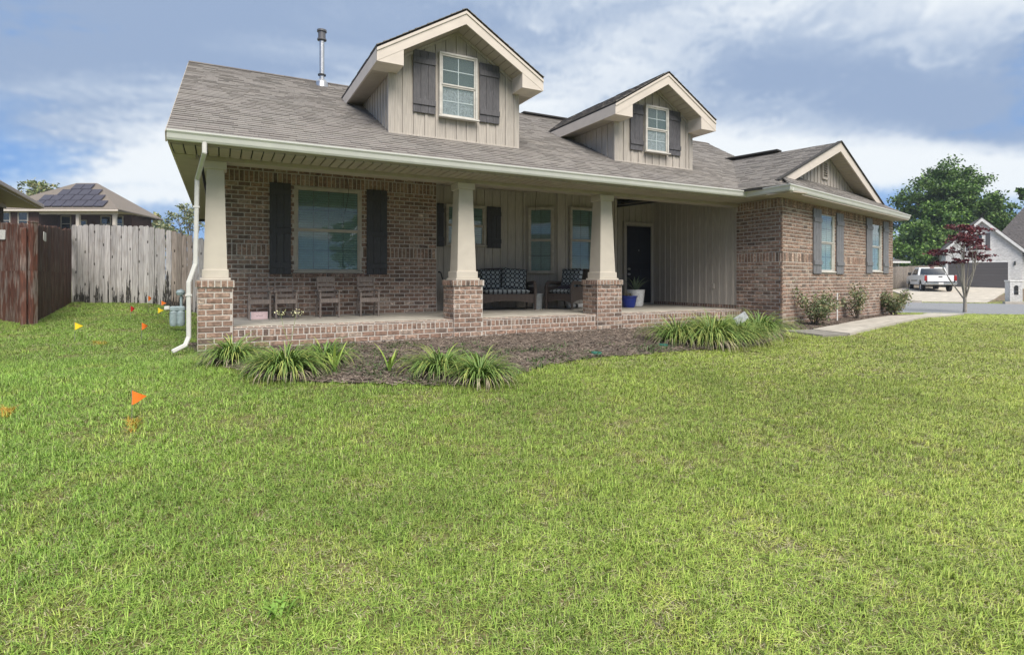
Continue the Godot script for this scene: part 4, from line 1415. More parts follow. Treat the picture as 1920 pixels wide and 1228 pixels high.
func prism_part(poly: PackedVector2Array, u0: float, u1: float) -> Shape:       # an outline in depth and height, drawn out along the house front
	var s := Shape.new()
	s.t = Transform3D(Basis(Vector3(0, 0, -1), Vector3.UP, Vector3(1, 0, 0)), Vector3.ZERO)
	s.prism(poly, u0, u1)
	return s

# ---------------------------------------------------------------- things on the porch
func spot(u: float, h: float, w: float) -> Vector3:
	return HOUSE_AT + Basis(Vector3.UP, TURN) * P(u, h, w)

func wood_chair(u: float, w: float, turn: float, tall_back: bool, label: String) -> void:
	var t := thing("wooden_chair", label, "chair", spot(u, 0.45, w), TURN + turn, "small weathered chairs along the brick wall")
	rnd.seed = int(u * 100.0)
	var m: Material = M.old_wood
	for sx in [-1.0, 1.0]:
		obj("leg", one_box(Vector3(sx * 0.165, 0.235, 0.16), Vector3(0.03, 0.47, 0.045), 0.004), m, t)
		var s := Shape.new()
		s.bar(Vector3(sx * 0.165, 0.0, -0.26), Vector3(sx * 0.165, 0.34, -0.12), 0.03, 0.05, Vector3(0, 0, 1), 0.004)
		obj("leg", s, m, t)
		s = Shape.new()
		s.bar(Vector3(sx * 0.15, 0.28, -0.13), Vector3(sx * 0.15, 0.74, -0.24), 0.022, 0.035, Vector3(0, 0, 1), 0.003)
		obj("back_post", s, m, t)
		obj("arm", one_box(Vector3(sx * 0.178, 0.48, -0.0), Vector3(0.06, 0.022, 0.42), 0.004), m, t)
		obj("side_rail", one_box(Vector3(sx * 0.142, 0.30, 0.01), Vector3(0.022, 0.05, 0.30), 0.003), m, t)
	obj("apron", one_box(Vector3(0, 0.305, 0.178), Vector3(0.34, 0.075, 0.02), 0.004), m, t)
	for k in 4:
		obj("seat_slat", one_box(Vector3(0, 0.338 - 0.006 * k, 0.14 - k * 0.078), Vector3(0.34, 0.018, 0.066), 0.003, Basis(Vector3.RIGHT, 0.06)), m, t)
	var ys := [0.40, 0.50] if not tall_back else [0.40, 0.50, 0.59, 0.69]
	for k in ys.size():
		var y: float = ys[k]
		obj("back_slat", one_box(Vector3(0, y, -0.135 - (y - 0.3) * 0.24), Vector3(0.335, 0.062 if y < 0.65 else 0.11, 0.016), 0.003, Basis(Vector3.RIGHT, -0.235)), m, t)

func pillow(size: Vector3, tile := 0.42) -> Shape:          # a stuffed cushion lying in x, y with its print on both faces
	var s := Shape.new()
	var n := 12
	var pt := func(i: int, j: int, sd: float) -> Vector3:
		var a := i * 2.0 / n - 1.0
		var b := j * 2.0 / n - 1.0
		var f := pow(maxf(0.0, (1.0 - pow(absf(a), 5.0)) * (1.0 - pow(absf(b), 5.0))), 0.45)
		var pinch := 1.0 - 0.05 * (1.0 - absf(b)) * absf(a)
		return Vector3(a * size.x * 0.5 * pinch, b * size.y * 0.5 * (1.0 - 0.05 * (1.0 - absf(a)) * absf(b)), sd * size.z * 0.5 * f * (1.0 + 0.06 * sin(a * 5.0 + b * 3.0)))
	for sd in [-1.0, 1.0]:
		for i in n:
			for j in n:
				var q := [pt.call(i, j, sd), pt.call(i + 1, j, sd), pt.call(i + 1, j + 1, sd), pt.call(i, j + 1, sd)]
				var nn: Vector3 = (q[1] - q[0]).cross(q[3] - q[0])
				if nn.length() < 1e-9:
					nn = (q[2] - q[1]).cross(q[3] - q[1])
				nn = (nn.normalized() * sd)
				for k in ([0, 2, 1, 0, 3, 2] if sd > 0.0 else [0, 1, 2, 0, 2, 3]):
					s.vert(q[k], nn, Vector2(q[k].x, -q[k].y) / tile + Vector2(0.5, 0.5))
	return s

func wicker(called: String, label: String, category: String, at_: Vector3, turn: float, wide: float) -> void:
	var t := thing(called, label, category, at_, turn)
	var h := wide * 0.5
	var d := 0.36
	var m: Material = M.wicker
	# skirt with an arched lower edge, front and back, and the sides
	var arch := func(span: float, top: float) -> PackedVector2Array:
		var p := PackedVector2Array([Vector2(span, top), Vector2(-span, top), Vector2(-span, 0.16)])
		for k in 9:
			var f := k / 8.0
			p.append(Vector2(lerpf(-span, span, f), 0.16 + 0.06 * sin(f * PI)))
		p.append(Vector2(span, 0.16))
		return p
	obj("front_skirt", prism_shape(arch.call(h - 0.05, 0.36), d - 0.04, d - 0.01), m, t)
	for sx in [-1.0, 1.0]:
		var s := Shape.new()
		s.t = Transform3D(Basis(Vector3(0, 0, -1), Vector3.UP, Vector3(1, 0, 0)), Vector3(sx * (h - 0.03), 0, 0))
		s.prism(arch.call(d - 0.03, 0.52), -0.012, 0.012)
		obj("side_panel", s, m, t)
		s = Shape.new()                                     # the arm rolls over the front and runs down into the leg
		var pts := []
		var rad := []
		for k in 13:
			var f := k / 12.0
			if f < 0.5:
				pts.append(Vector3(sx * (h - 0.02), 0.62 - 0.03 * (1.0 - f * 2.0), lerpf(-d, d - 0.08, f * 2.0)))
				rad.append(0.045)
			else:
				var a := (f - 0.5) * 2.0
				pts.append(Vector3(sx * (h - 0.02), 0.62 - 0.60 * pow(a, 1.5), d - 0.08 + 0.10 * sin(minf(a * 2.2, 1.0) * PI / 2.0) - 0.03 * a))
				rad.append(lerpf(0.045, 0.026, a))
		s.tube(pts, rad, 10)
		obj("arm", s, m, t)
		s = Shape.new()
		s.tube([Vector3(sx * (h - 0.04), 0.0, -d - 0.06), Vector3(sx * (h - 0.03), 0.3, -d), Vector3(sx * (h - 0.03), 0.58, -d)], [0.02, 0.026, 0.026], 8)
		obj("leg", s, m, t)
	obj("seat_base", one_box(Vector3(0, 0.345, 0), Vector3(wide - 0.08, 0.04, d * 2.0 - 0.06), 0.01), m, t)
	var bs := Shape.new()
	var bp := PackedVector2Array([Vector2(-h + 0.04, 0.30), Vector2(h - 0.04, 0.30)])
	for k in 9:
		var f := k / 8.0
		bp.append(Vector2(lerpf(h - 0.03, -h + 0.03, f), 0.90 + 0.035 * sin(f * PI)))
	bs.t = Transform3D(Basis(Vector3.RIGHT, -0.16), Vector3(0, 0.0, -d + 0.06))
	bs.prism(bp, -0.02, 0.02)
	obj("backrest", bs, m, t)
	bs = Shape.new()
	bs.t = Transform3D(Basis(Vector3.RIGHT, -0.16), Vector3(0, 0.0, -d + 0.06))
	var rim := []
	var rr := []
	for k in 9:
		var f := k / 8.0
		rim.append(Vector3(lerpf(h - 0.02, -h + 0.02, f), 0.905 + 0.035 * sin(f * PI), 0))
		rr.append(0.028)
	bs.tube(rim, rr, 8)
	obj("top_rail", bs, m, t)

func cushion(label: String, group: String, size: Vector3, tf: Transform3D) -> void:
	var o := obj("cushion", pillow(size), M.cushion)
	o.transform = tf
	tag(o, label, "cushion", group)

func porch_things() -> void:
	wood_chair(0.88, 1.72, 0.0, false, "leftmost weathered wooden chair, back slats missing, pink box beneath it")
	wood_chair(1.30, 1.70, 0.02, false, "weathered wooden chair with bare back posts, second from the left")
	wood_chair(2.035, 1.72, 0.02, true, "greyish wooden slat chair under the big window's middle, third from left")
	wood_chair(2.765, 1.72, -0.03, true, "reddish brown wooden slat chair, rightmost of the four by the brick wall")
	var b := thing("gift_box", "pale pink cardboard box under the leftmost wooden chair", "box", spot(0.87, 0.451, 1.72), TURN + 0.12)
	obj("carton", one_box(Vector3(0, 0.065, 0), Vector3(0.27, 0.13, 0.16), 0.002), M.pink, b)
	var ps := Shape.new()
	ps.quad_uv(Vector3(-0.132, 0.003, 0.0815), Vector3(0.132, 0.003, 0.0815), Vector3(0.132, 0.127, 0.0815), Vector3(-0.132, 0.127, 0.0815))
	obj("printed_front", ps, M.box_print, b)
	obj("end_flap", one_box(Vector3(-0.136, 0.065, 0), Vector3(0.004, 0.128, 0.158)), M.white, b)
	var so := spot(5.98, 0.45, 2.30)
	var sa := TURN - 0.28
	wicker("wicker_loveseat", "brown wicker loveseat with patterned cushions between two porch columns", "loveseat", so, sa, 1.28)
	var sb := Basis(Vector3.UP, sa)
	var st := func(x: float, y: float, z: float, b2: Basis) -> Transform3D: return Transform3D(sb * b2, so + sb * Vector3(x, y, z))
	cushion("long navy medallion seat cushion of the wicker loveseat", "patterned porch cushions", Vector3(1.14, 0.60, 0.12), st.call(0.0, 0.415, 0.03, Basis(Vector3.RIGHT, -PI / 2)))
	cushion("navy medallion pillow at the loveseat's left, half behind the column", "patterned porch cushions", Vector3(0.55, 0.50, 0.17), st.call(-0.30, 0.68, -0.20, Basis(Vector3.RIGHT, -0.20)))
	cushion("navy medallion pillow leaning at the loveseat's right end", "patterned porch cushions", Vector3(0.58, 0.54, 0.18), st.call(0.24, 0.69, -0.13, Basis(Vector3.RIGHT, -0.34) * Basis(Vector3(0, 0, 1), -0.10)))
	var ao := spot(7.42, 0.45, 1.92)
	var aa := TURN - 1.16
	wicker("wicker_armchair", "brown wicker armchair turned towards the loveseat", "armchair", ao, aa, 0.74)
	var ab := Basis(Vector3.UP, aa)
	cushion("square navy medallion seat cushion of the wicker armchair", "patterned porch cushions", Vector3(0.58, 0.58, 0.12), Transform3D(ab * Basis(Vector3.RIGHT, -PI / 2), ao + ab * Vector3(0, 0.415, 0.04)))
	cushion("upright navy medallion back cushion of the wicker armchair", "patterned porch cushions", Vector3(0.58, 0.52, 0.16), Transform3D(ab * Basis(Vector3.RIGHT, -0.2), ao + ab * Vector3(0, 0.69, -0.18)))
	var cl := obj("folded_cloth", pillow(Vector3(0.34, 0.26, 0.09)), M.cloth_navy)
	cl.transform = Transform3D(ab * Basis(Vector3.RIGHT, -1.3) * Basis(Vector3(0, 0, 1), 0.4), ao + ab * Vector3(-0.05, 0.50, 0.06))
	tag(cl, "crumpled dark cloth lying on the armchair seat", "cloth")
	var bk := thing("bucket", "pale grey plastic bucket between the loveseat and the armchair", "bucket", spot(6.82, 0.45, 2.28))
	var s := Shape.new()
	s.lathe([Vector2(0.0, 0.0), Vector2(0.105, 0.0), Vector2(0.13, 0.33), Vector2(0.14, 0.33), Vector2(0.14, 0.36), Vector2(0.125, 0.36), Vector2(0.10, 0.02)], 20)
	obj("pail", s, M.grey_plastic, bk)
	s = Shape.new()
	s.tube([Vector3(-0.14, 0.33, 0), Vector3(-0.11, 0.27, 0.10), Vector3(0, 0.24, 0.14), Vector3(0.11, 0.27, 0.10), Vector3(0.14, 0.33, 0)], [0.004, 0.004, 0.004, 0.004, 0.004], 5)
	obj("handle", s, M.metal, bk)
	var rl := thing("paper_roll", "white rolled sheet lying on the floor behind the armchair", "roll", spot(8.0, 0.50, 2.35), TURN + 0.1)
	s = Shape.new()
	s.tube([Vector3(-0.32, 0, 0), Vector3(0.34, 0, 0)], [0.05, 0.05], 14)
	obj("sheet_roll", s, M.white, rl)
	s = Shape.new()
	s.tube([Vector3(-0.10, 0, 0), Vector3(-0.02, 0, 0)], [0.0515, 0.0515], 14, false)
	obj("band", s, M.black, rl)
	# pots by the door
	var bp := thing("blue_pot", "glossy cobalt blue flower pot beside the right column", "flower pot", spot(9.18, 0.45, 1.85))
	s = Shape.new()
	s.lathe([Vector2(0.0, 0.0), Vector2(0.13, 0.0), Vector2(0.155, 0.05), Vector2(0.19, 0.24), Vector2(0.215, 0.265), Vector2(0.21, 0.285), Vector2(0.18, 0.28), Vector2(0.17, 0.23), Vector2(0.0, 0.23)], 28)
	obj("glazed_body", s, M.blue_glaze, bp)
	var wp := thing("white_pot", "tall white ceramic planter in front of the navy door", "flower pot", spot(9.62, 0.45, 2.12))
	s = Shape.new()
	s.lathe([Vector2(0.0, 0.0), Vector2(0.15, 0.0), Vector2(0.185, 0.02), Vector2(0.225, 0.40), Vector2(0.235, 0.43), Vector2(0.215, 0.43), Vector2(0.20, 0.38), Vector2(0.0, 0.37)], 32)
	obj("ceramic_body", s, M.ceramic, wp)
	rnd.seed = 8
	var ag := thing("spiky_plant", "spiky blue green plant growing in the white planter", "plant", spot(9.62, 0.82, 2.12))
	for k in 17:
		s = Shape.new()
		arc_blade(s, Vector3(0, 0, 0), k * 2.39996 + rnd.randf() * 0.3, rnd.randf_range(0.42, 0.62), rnd.randf_range(0.9, 1.4), rnd.randf_range(0.5, 0.1), 0.042, Color(0.075, 0.115, 0.075), Color(0.14, 0.19, 0.12))
		obj("leaf", s, M.leaf, ag)
	var dp := thing("dry_plant", "withered brownish plant drooping over the blue pot", "plant", spot(9.18, 0.68, 1.85))
	s = Shape.new()
	for k in 26:
		arc_blade(s, Vector3(rnd.randf_range(-0.08, 0.08), 0, rnd.randf_range(-0.08, 0.08)), rnd.randf() * TAU, rnd.randf_range(0.2, 0.36), 1.3, -0.6, 0.014, Color(0.14, 0.13, 0.06), Color(0.26, 0.21, 0.12))
	obj("foliage", s, M.leaf, dp)
	# folded stroller in the corner beside the brick wall
	var fr := thing("folded_stroller", "black folded stroller leaning in the porch corner behind the middle column", "stroller", spot(4.72, 0.45, 2.55), TURN)
	for sx in [-0.13, 0.13]:
		s = Shape.new()
		s.tube([Vector3(sx + 0.22, 0.08, 0.1), Vector3(sx, 0.72, -0.05), Vector3(sx - 0.05, 0.84, 0.0), Vector3(sx - 0.12, 0.85, 0.06)], [0.014, 0.014, 0.014, 0.02], 8)
		obj("handle_tube", s, M.black, fr)
		s = Shape.new()
		s.t = Transform3D(Basis(Vector3(0, 0, 1), PI / 2), Vector3(sx + 0.22, 0.075, 0.1))
		s.lathe([Vector2(0.0, -0.015), Vector2(0.06, -0.018), Vector2(0.075, 0.0), Vector2(0.06, 0.018), Vector2(0.0, 0.015)], 16)
		obj("wheel", s, M.rubber, fr)
	obj("folded_seat", one_box(Vector3(0.10, 0.38, 0.03), Vector3(0.22, 0.42, 0.05), 0.02, Basis(Vector3(0, 0, 1), 0.33)), M.black, fr)

func arc_blade(s: Shape, root: Vector3, dir: float, long: float, a0: float, a1: float, wide: float, lo: Color, hi: Color, segs := 6) -> void:
	# a leaf that leaves the ground at the angle a0 and bends over to the angle a1
	var out := Vector3(cos(dir), 0, sin(dir))
	var side := Vector3(-sin(dir), 0, cos(dir))
	var p := root
	var last := [p - side * wide * 0.35, p + side * wide * 0.35, p - Vector3.UP * wide * 0.1]
	for k in segs:
		var f := float(k + 1) / segs
		var an := lerpf(a0, a1, f * f * 0.6 + f * 0.4)
		var d := out * cos(an) + Vector3.UP * sin(an)
		p += d * long / segs
		var nn := (Vector3.UP * cos(an) - out * sin(an)).normalized()
		var w := side * wide * 0.5 * minf(1.0, (1.0 - f) * 2.2 + 0.03)
		var now := [p - w, p + w]
		s.tint = lo.lerp(hi, f)
		for v in [last[0], now[0], last[1], last[1], now[0], now[1]]:
			s.vert(v, nn)
		last = now

# ---------------------------------------------------------------- plants in the beds
func clump(called: String, label: String, x: float, z: float, n: int, long: float, yellow: float, sd: int, group := "grassy clumps in the front bed") -> void:
	rnd.seed = sd
	var t := thing(called, label, "plant", land_at(x, z, 0.012), 0.0, group)
	var s := Shape.new()
	var d := Shape.new()
	for k in int(n * 1.8):
		var a := rnd.randf() * TAU
		var r := long * 0.30 * sqrt(rnd.randf())
		var inner := r / (long * 0.30)
		var g := Color(0.06, 0.125, 0.026) * rnd.randf_range(0.7, 1.4)
		var y := Color(0.36, 0.40, 0.10) if rnd.randf() < yellow * 0.7 else Color(0.15, 0.24, 0.05)
		arc_blade(s, Vector3(cos(a), 0, sin(a)) * r, a + rnd.randf_range(-0.7, 0.7), long * rnd.randf_range(0.75, 1.25), lerpf(1.5, 1.05, inner) + rnd.randf_range(-0.1, 0.05), lerpf(0.3, -1.45, inner * 0.75 + rnd.randf() * 0.25), 0.0115, g, y * rnd.randf_range(0.8, 1.2))
	for k in n / 3:
		var a := rnd.randf() * TAU
		arc_blade(d, Vector3(cos(a), 0, sin(a)) * long * 0.25, a + rnd.randf_range(-0.8, 0.8), long * rnd.randf_range(0.5, 0.9), 0.8, -1.1, 0.010, Color(0.40, 0.33, 0.22), Color(0.50, 0.43, 0.31))
	obj("leaves", s, M.leaf, t)
	obj("dry_leaves", d, M.straw, t)

func lily(label: String, x: float, z: float, sd: int) -> void:
	rnd.seed = sd
	var t := thing("lily_shoot", label, "plant", land_at(x, z, 0.012), 0.0, "young lily shoots in the front bed")
	for k in 6:
		var s := Shape.new()
		arc_blade(s, Vector3(0, 0, 0), k * 2.4 + rnd.randf() * 0.5, rnd.randf_range(0.26, 0.42), rnd.randf_range(1.2, 1.45), rnd.randf_range(0.1, 1.1), 0.036, Color(0.13, 0.25, 0.05), Color(0.33, 0.42, 0.08))
		obj("leaf", s, M.leaf, t)

func rose(label: String, x: float, z: float, tall: float, wide: float, n: int, sd: int, lean := 0.0) -> void:
	rnd.seed = sd
	var t := thing("rose_bush", label, "bush", land_at(x, z, 0.01), 0.0, "rose bushes along the wing wall")
	var leaves := Shape.new()
	var blooms := Shape.new()
	for k in 11:
		var a := rnd.randf() * TAU
		var s := Shape.new()
		var tip := Vector3(cos(a) * wide * rnd.randf_range(0.2, 0.55) + lean, tall * rnd.randf_range(0.55, 1.0), sin(a) * wide * rnd.randf_range(0.2, 0.5))
		var mid := tip * 0.5 + Vector3(rnd.randf_range(-0.05, 0.05), 0.05, rnd.randf_range(-0.05, 0.05))
		s.tube([Vector3(cos(a), 0, sin(a)) * 0.03, mid, tip], [0.011, 0.008, 0.004], 5)
		obj("cane", s, M.bark, t)
		for j in n:
			var f := rnd.randf_range(0.25, 1.05)
			var c := (mid.lerp(tip, (f - 0.5) * 2.0) if f > 0.5 else (mid * f * 2.0)) + Vector3(rnd.randfn(0, 0.07), rnd.randfn(0, 0.05), rnd.randfn(0, 0.07))
			leaf_quad(leaves, c, 0.025 * rnd.randf_range(0.7, 1.4), [Color(0.12, 0.16, 0.07), Color(0.17, 0.21, 0.09), Color(0.26, 0.20, 0.12), Color(0.10, 0.13, 0.06)][rnd.randi() % 4])
		if k % 3 == 0:
			blooms.lathe([Vector2(0.0, -0.018), Vector2(0.022, -0.004), Vector2(0.026, 0.012), Vector2(0.012, 0.022), Vector2(0.0, 0.012)], 8, tip)
	obj("foliage", leaves, M.leaf, t)
	blooms.tint = Color(1, 1, 1)
	obj("bloom", blooms, M.pink, t)

func leaf_quad(s: Shape, c: Vector3, r: float, col: Color) -> void:
	var n := Vector3(rnd.randfn(0, 0.7), rnd.randfn(0.5, 0.6), rnd.randfn(0, 0.7)).normalized()
	var a := n.cross(Vector3(rnd.randf() - 0.5, rnd.randf() - 0.5, rnd.randf() - 0.5)).normalized() * r
	var b := n.cross(a) * 0.62
	s.tint = col * rnd.randf_range(0.75, 1.3)
	for v in [c - a, c + b, c + a, c - a, c + a, c - b]:
		s.vert(v, n)

func tree(called: String, label: String, pos: Vector3, tall: float, clumps: Array, leaf: float, per: int, cols: Array, sd: int, o := {}) -> void:
	# clumps: [x, y, z, radius] around the foot of the trunk; every clump hangs on a limb of its own
	rnd.seed = sd
	var t := thing(called, label, "tree", pos, 0.0, o.get("group", ""))
	var trunk := Shape.new()
	var fork: float = o.get("fork", tall * 0.3)
	var rad: float = o.get("trunk", tall * 0.024)
	var pts := [Vector3(0, -0.3, 0), Vector3(rnd.randfn(0, 0.1) * rad * 3.0, fork * 0.5, 0), Vector3(rnd.randfn(0, 0.2) * rad * 4.0, fork, rnd.randfn(0, 0.2) * rad * 4.0)]
	trunk.tube(pts, [rad * 1.25, rad * 0.95, rad * 0.8], 9)
	obj("trunk", trunk, o.get("bark", M.bark), t)
	var crown := Shape.new()
	for c in clumps:
		var m := Vector3(c[0], c[1], c[2])
		var limb := Shape.new()
		var from: Vector3 = pts[1].lerp(pts[2], rnd.randf_range(0.5, 1.0))
		var bend := from.lerp(m, 0.5) + Vector3(rnd.randfn(0, 0.06) * tall * 0.3, -0.03 * tall, rnd.randfn(0, 0.06) * tall * 0.3)
		limb.tube([from, bend, m], [rad * 0.42, rad * 0.26, rad * 0.09], 6)
		for j in 4:
			var e: Vector3 = m + Vector3(rnd.randfn(0, 0.5), rnd.randfn(0.1, 0.4), rnd.randfn(0, 0.5)) * c[3]
			limb.tube([bend.lerp(m, 0.7), e], [rad * 0.12, rad * 0.04], 4, false)
		obj("limb", limb, o.get("bark", M.bark), t)
		var k := 0
		var sub := []
		for j in 14:
			sub.append(Vector3(rnd.randf_range(-0.8, 0.8), rnd.randf_range(-0.65, 0.65) * o.get("flat", 1.0), rnd.randf_range(-0.8, 0.8)) * c[3])
		var tone: float = rnd.randf_range(0.8, 1.2)
		while k < per:
			var q: Vector3 = sub[rnd.randi() % 14] + Vector3(rnd.randfn(0, 1), rnd.randfn(0, 0.8 * o.get("flat", 1.0)), rnd.randfn(0, 1)) * c[3] * 0.17
			leaf_quad(crown, m + q, leaf * rnd.randf_range(0.6, 1.4), cols[rnd.randi() % cols.size()] * tone)
			k += 1
	obj("crown", crown, o.get("leaf", M.leaf), t)

func ball_of(n: int, cx: float, y0: float, y1: float, rx: float, rz: float, r: float, sd: int) -> Array:
	rnd.seed = sd
	var out := []
	for k in n:
		var f := (k + 0.5) / n
		var y := lerpf(y0, y1, f)
		var w := sqrt(maxf(0.05, 1.0 - pow(absf(f * 2.0 - 0.85), 2.2)))
		var a := k * 2.39996 + rnd.randf() * 0.8
		var q := sqrt(rnd.randf_range(0.15, 1.0))
		out.append([cx + cos(a) * rx * w * q, y, sin(a) * rz * w * q, r * rnd.randf_range(0.75, 1.25)])
	return out

func plants() -> void:
	clump("liriope_clump", "leafy green strap clump at the foot of the left brick pier", -3.42, -6.80, 225, 0.49, 0.30, 1)
	clump("liriope_clump", "large strap-leaved clump bending over the lawn edge, second from the left", -2.50, -6.12, 285, 0.52, 0.45, 2)
	clump("liriope_clump", "dark green strap clump just behind the left lily shoot", -2.28, -6.75, 165, 0.44, 0.30, 3)
	clump("liriope_clump", "strap-leaved clump in front of the middle brick pier, the left of a pair", -0.82, -6.38, 225, 0.49, 0.40, 4)
	clump("liriope_clump", "strap-leaved clump touching the lawn, the right of a pair by the middle pier", -0.35, -6.10, 210, 0.47, 0.40, 5)
	clump("liriope_clump", "clump at the left of the dense strap-leaved mass before the porch", 2.72, -9.10, 255, 0.69, 0.45, 6)
	clump("liriope_clump", "biggest yellowish strap clump at the front of the dense mass", 3.22, -8.95, 390, 0.75, 0.60, 7)
	clump("liriope_clump", "clump behind the tilted grey sign in the dense mass", 3.75, -9.95, 255, 0.69, 0.45, 8)
	clump("liriope_clump", "rightmost strap clump reaching the brick wing corner", 4.50, -10.10, 300, 0.72, 0.35, 9)
	clump("liriope_clump", "small clump filling in at the right of the biggest yellowish one", 3.85, -9.30, 195, 0.63, 0.50, 10)
	lily("upright yellow green lily shoot near the left clumps", -2.02, -6.30, 21)
	lily("lone lily shoot with a fallen yellow leaf in the bed's middle", -1.40, -6.32, 22)
	var wf := thing("wild_flower", "tall thin weed with pale flower heads before the porch", "flower", land_at(-2.72, -6.75))
	rnd.seed = 31
	for k in 2:
		var s := Shape.new()
		var sx: float = [-0.10, 0.09][k]
		s.tube([Vector3(0, 0, 0), Vector3(0.01, 0.22, 0), Vector3(sx * 0.6, 0.42, 0), Vector3(sx, 0.62, 0.0)], [0.005, 0.004, 0.003, 0.002], 5)
		s.tint = Color(0.35, 0.42, 0.18)
		var st := obj("stem", s, M.grass, wf)
		st.mesh = tinted(s, Color(0.22, 0.28, 0.10))
		var f := Shape.new()
		for j in 26:
			leaf_quad(f, Vector3(sx + rnd.randfn(0, 0.035), 0.63 + rnd.randfn(0, 0.02), rnd.randfn(0, 0.03)), 0.012, Color(0.62, 0.60, 0.36))
		obj("flower_head", f, M.leaf, wf)
	rose("full leafy rose bush beside the wing's brick corner", 6.62, -12.15, 0.78, 0.95, 170, 41)
	rose("thin leggy rose bush between the white pipe and the far bush", 8.75, -14.05, 0.85, 0.65, 80, 42, -0.15)
	rose("dark dense rose bush at the wing's far end", 11.05, -16.05, 0.72, 0.9, 230, 43)
	var dw := thing("dandelion_weed", "broad-leaved weed growing in the lawn at the front", "weed", land_at(-1.0, -2.35))
	for k in 22:
		var s := Shape.new()
		arc_blade(s, Vector3(rnd.randf_range(-0.07, 0.07), 0, rnd.randf_range(-0.05, 0.05)), k * 2.4, rnd.randf_range(0.04, 0.10), 1.3, rnd.randf_range(-0.5, 0.5), 0.017, Color(0.14, 0.26, 0.04), Color(0.21, 0.36, 0.06) * rnd.randf_range(0.7, 1.1))
		obj("leaf", s, M.grass, dw)

func tinted(s: Shape, c: Color) -> ArrayMesh:
	for k in s.c.size():
		s.c[k] = c
	return s.mesh()

func flag(label: String, x: float, z: float, tall: float, m: Material, turn: float) -> void:
	var t := thing("marker_flag", label, "flag", land_at(x, z), turn, "survey flags in the lawn")
	var s := Shape.new()
	s.tube([Vector3(0, -0.05, 0), Vector3(0.004, tall * 0.6, 0), Vector3(0, tall, 0)], [0.003, 0.003, 0.003], 5)
	obj("wire", s, M.metal, t)
	s = Shape.new()
	var n := 5
	for k in n:
		var a := float(k) / n
		var b := float(k + 1) / n
		var za := 0.012 * sin(a * 4.0)
		var zb := 0.012 * sin(b * 4.0)
		for side in [-0.0006, 0.0006]:
			s.face([Vector3(a * 0.105, tall - a * 0.06, za + side), Vector3(b * 0.105, tall - b * 0.06, zb + side), Vector3(b * 0.105, tall - 0.12 + b * 0.06, zb + side), Vector3(a * 0.105, tall - 0.12 + a * 0.06, za + side)], Vector3(0.05, tall - 0.06, -side * 60.0))
	obj("cloth", s, m, t)

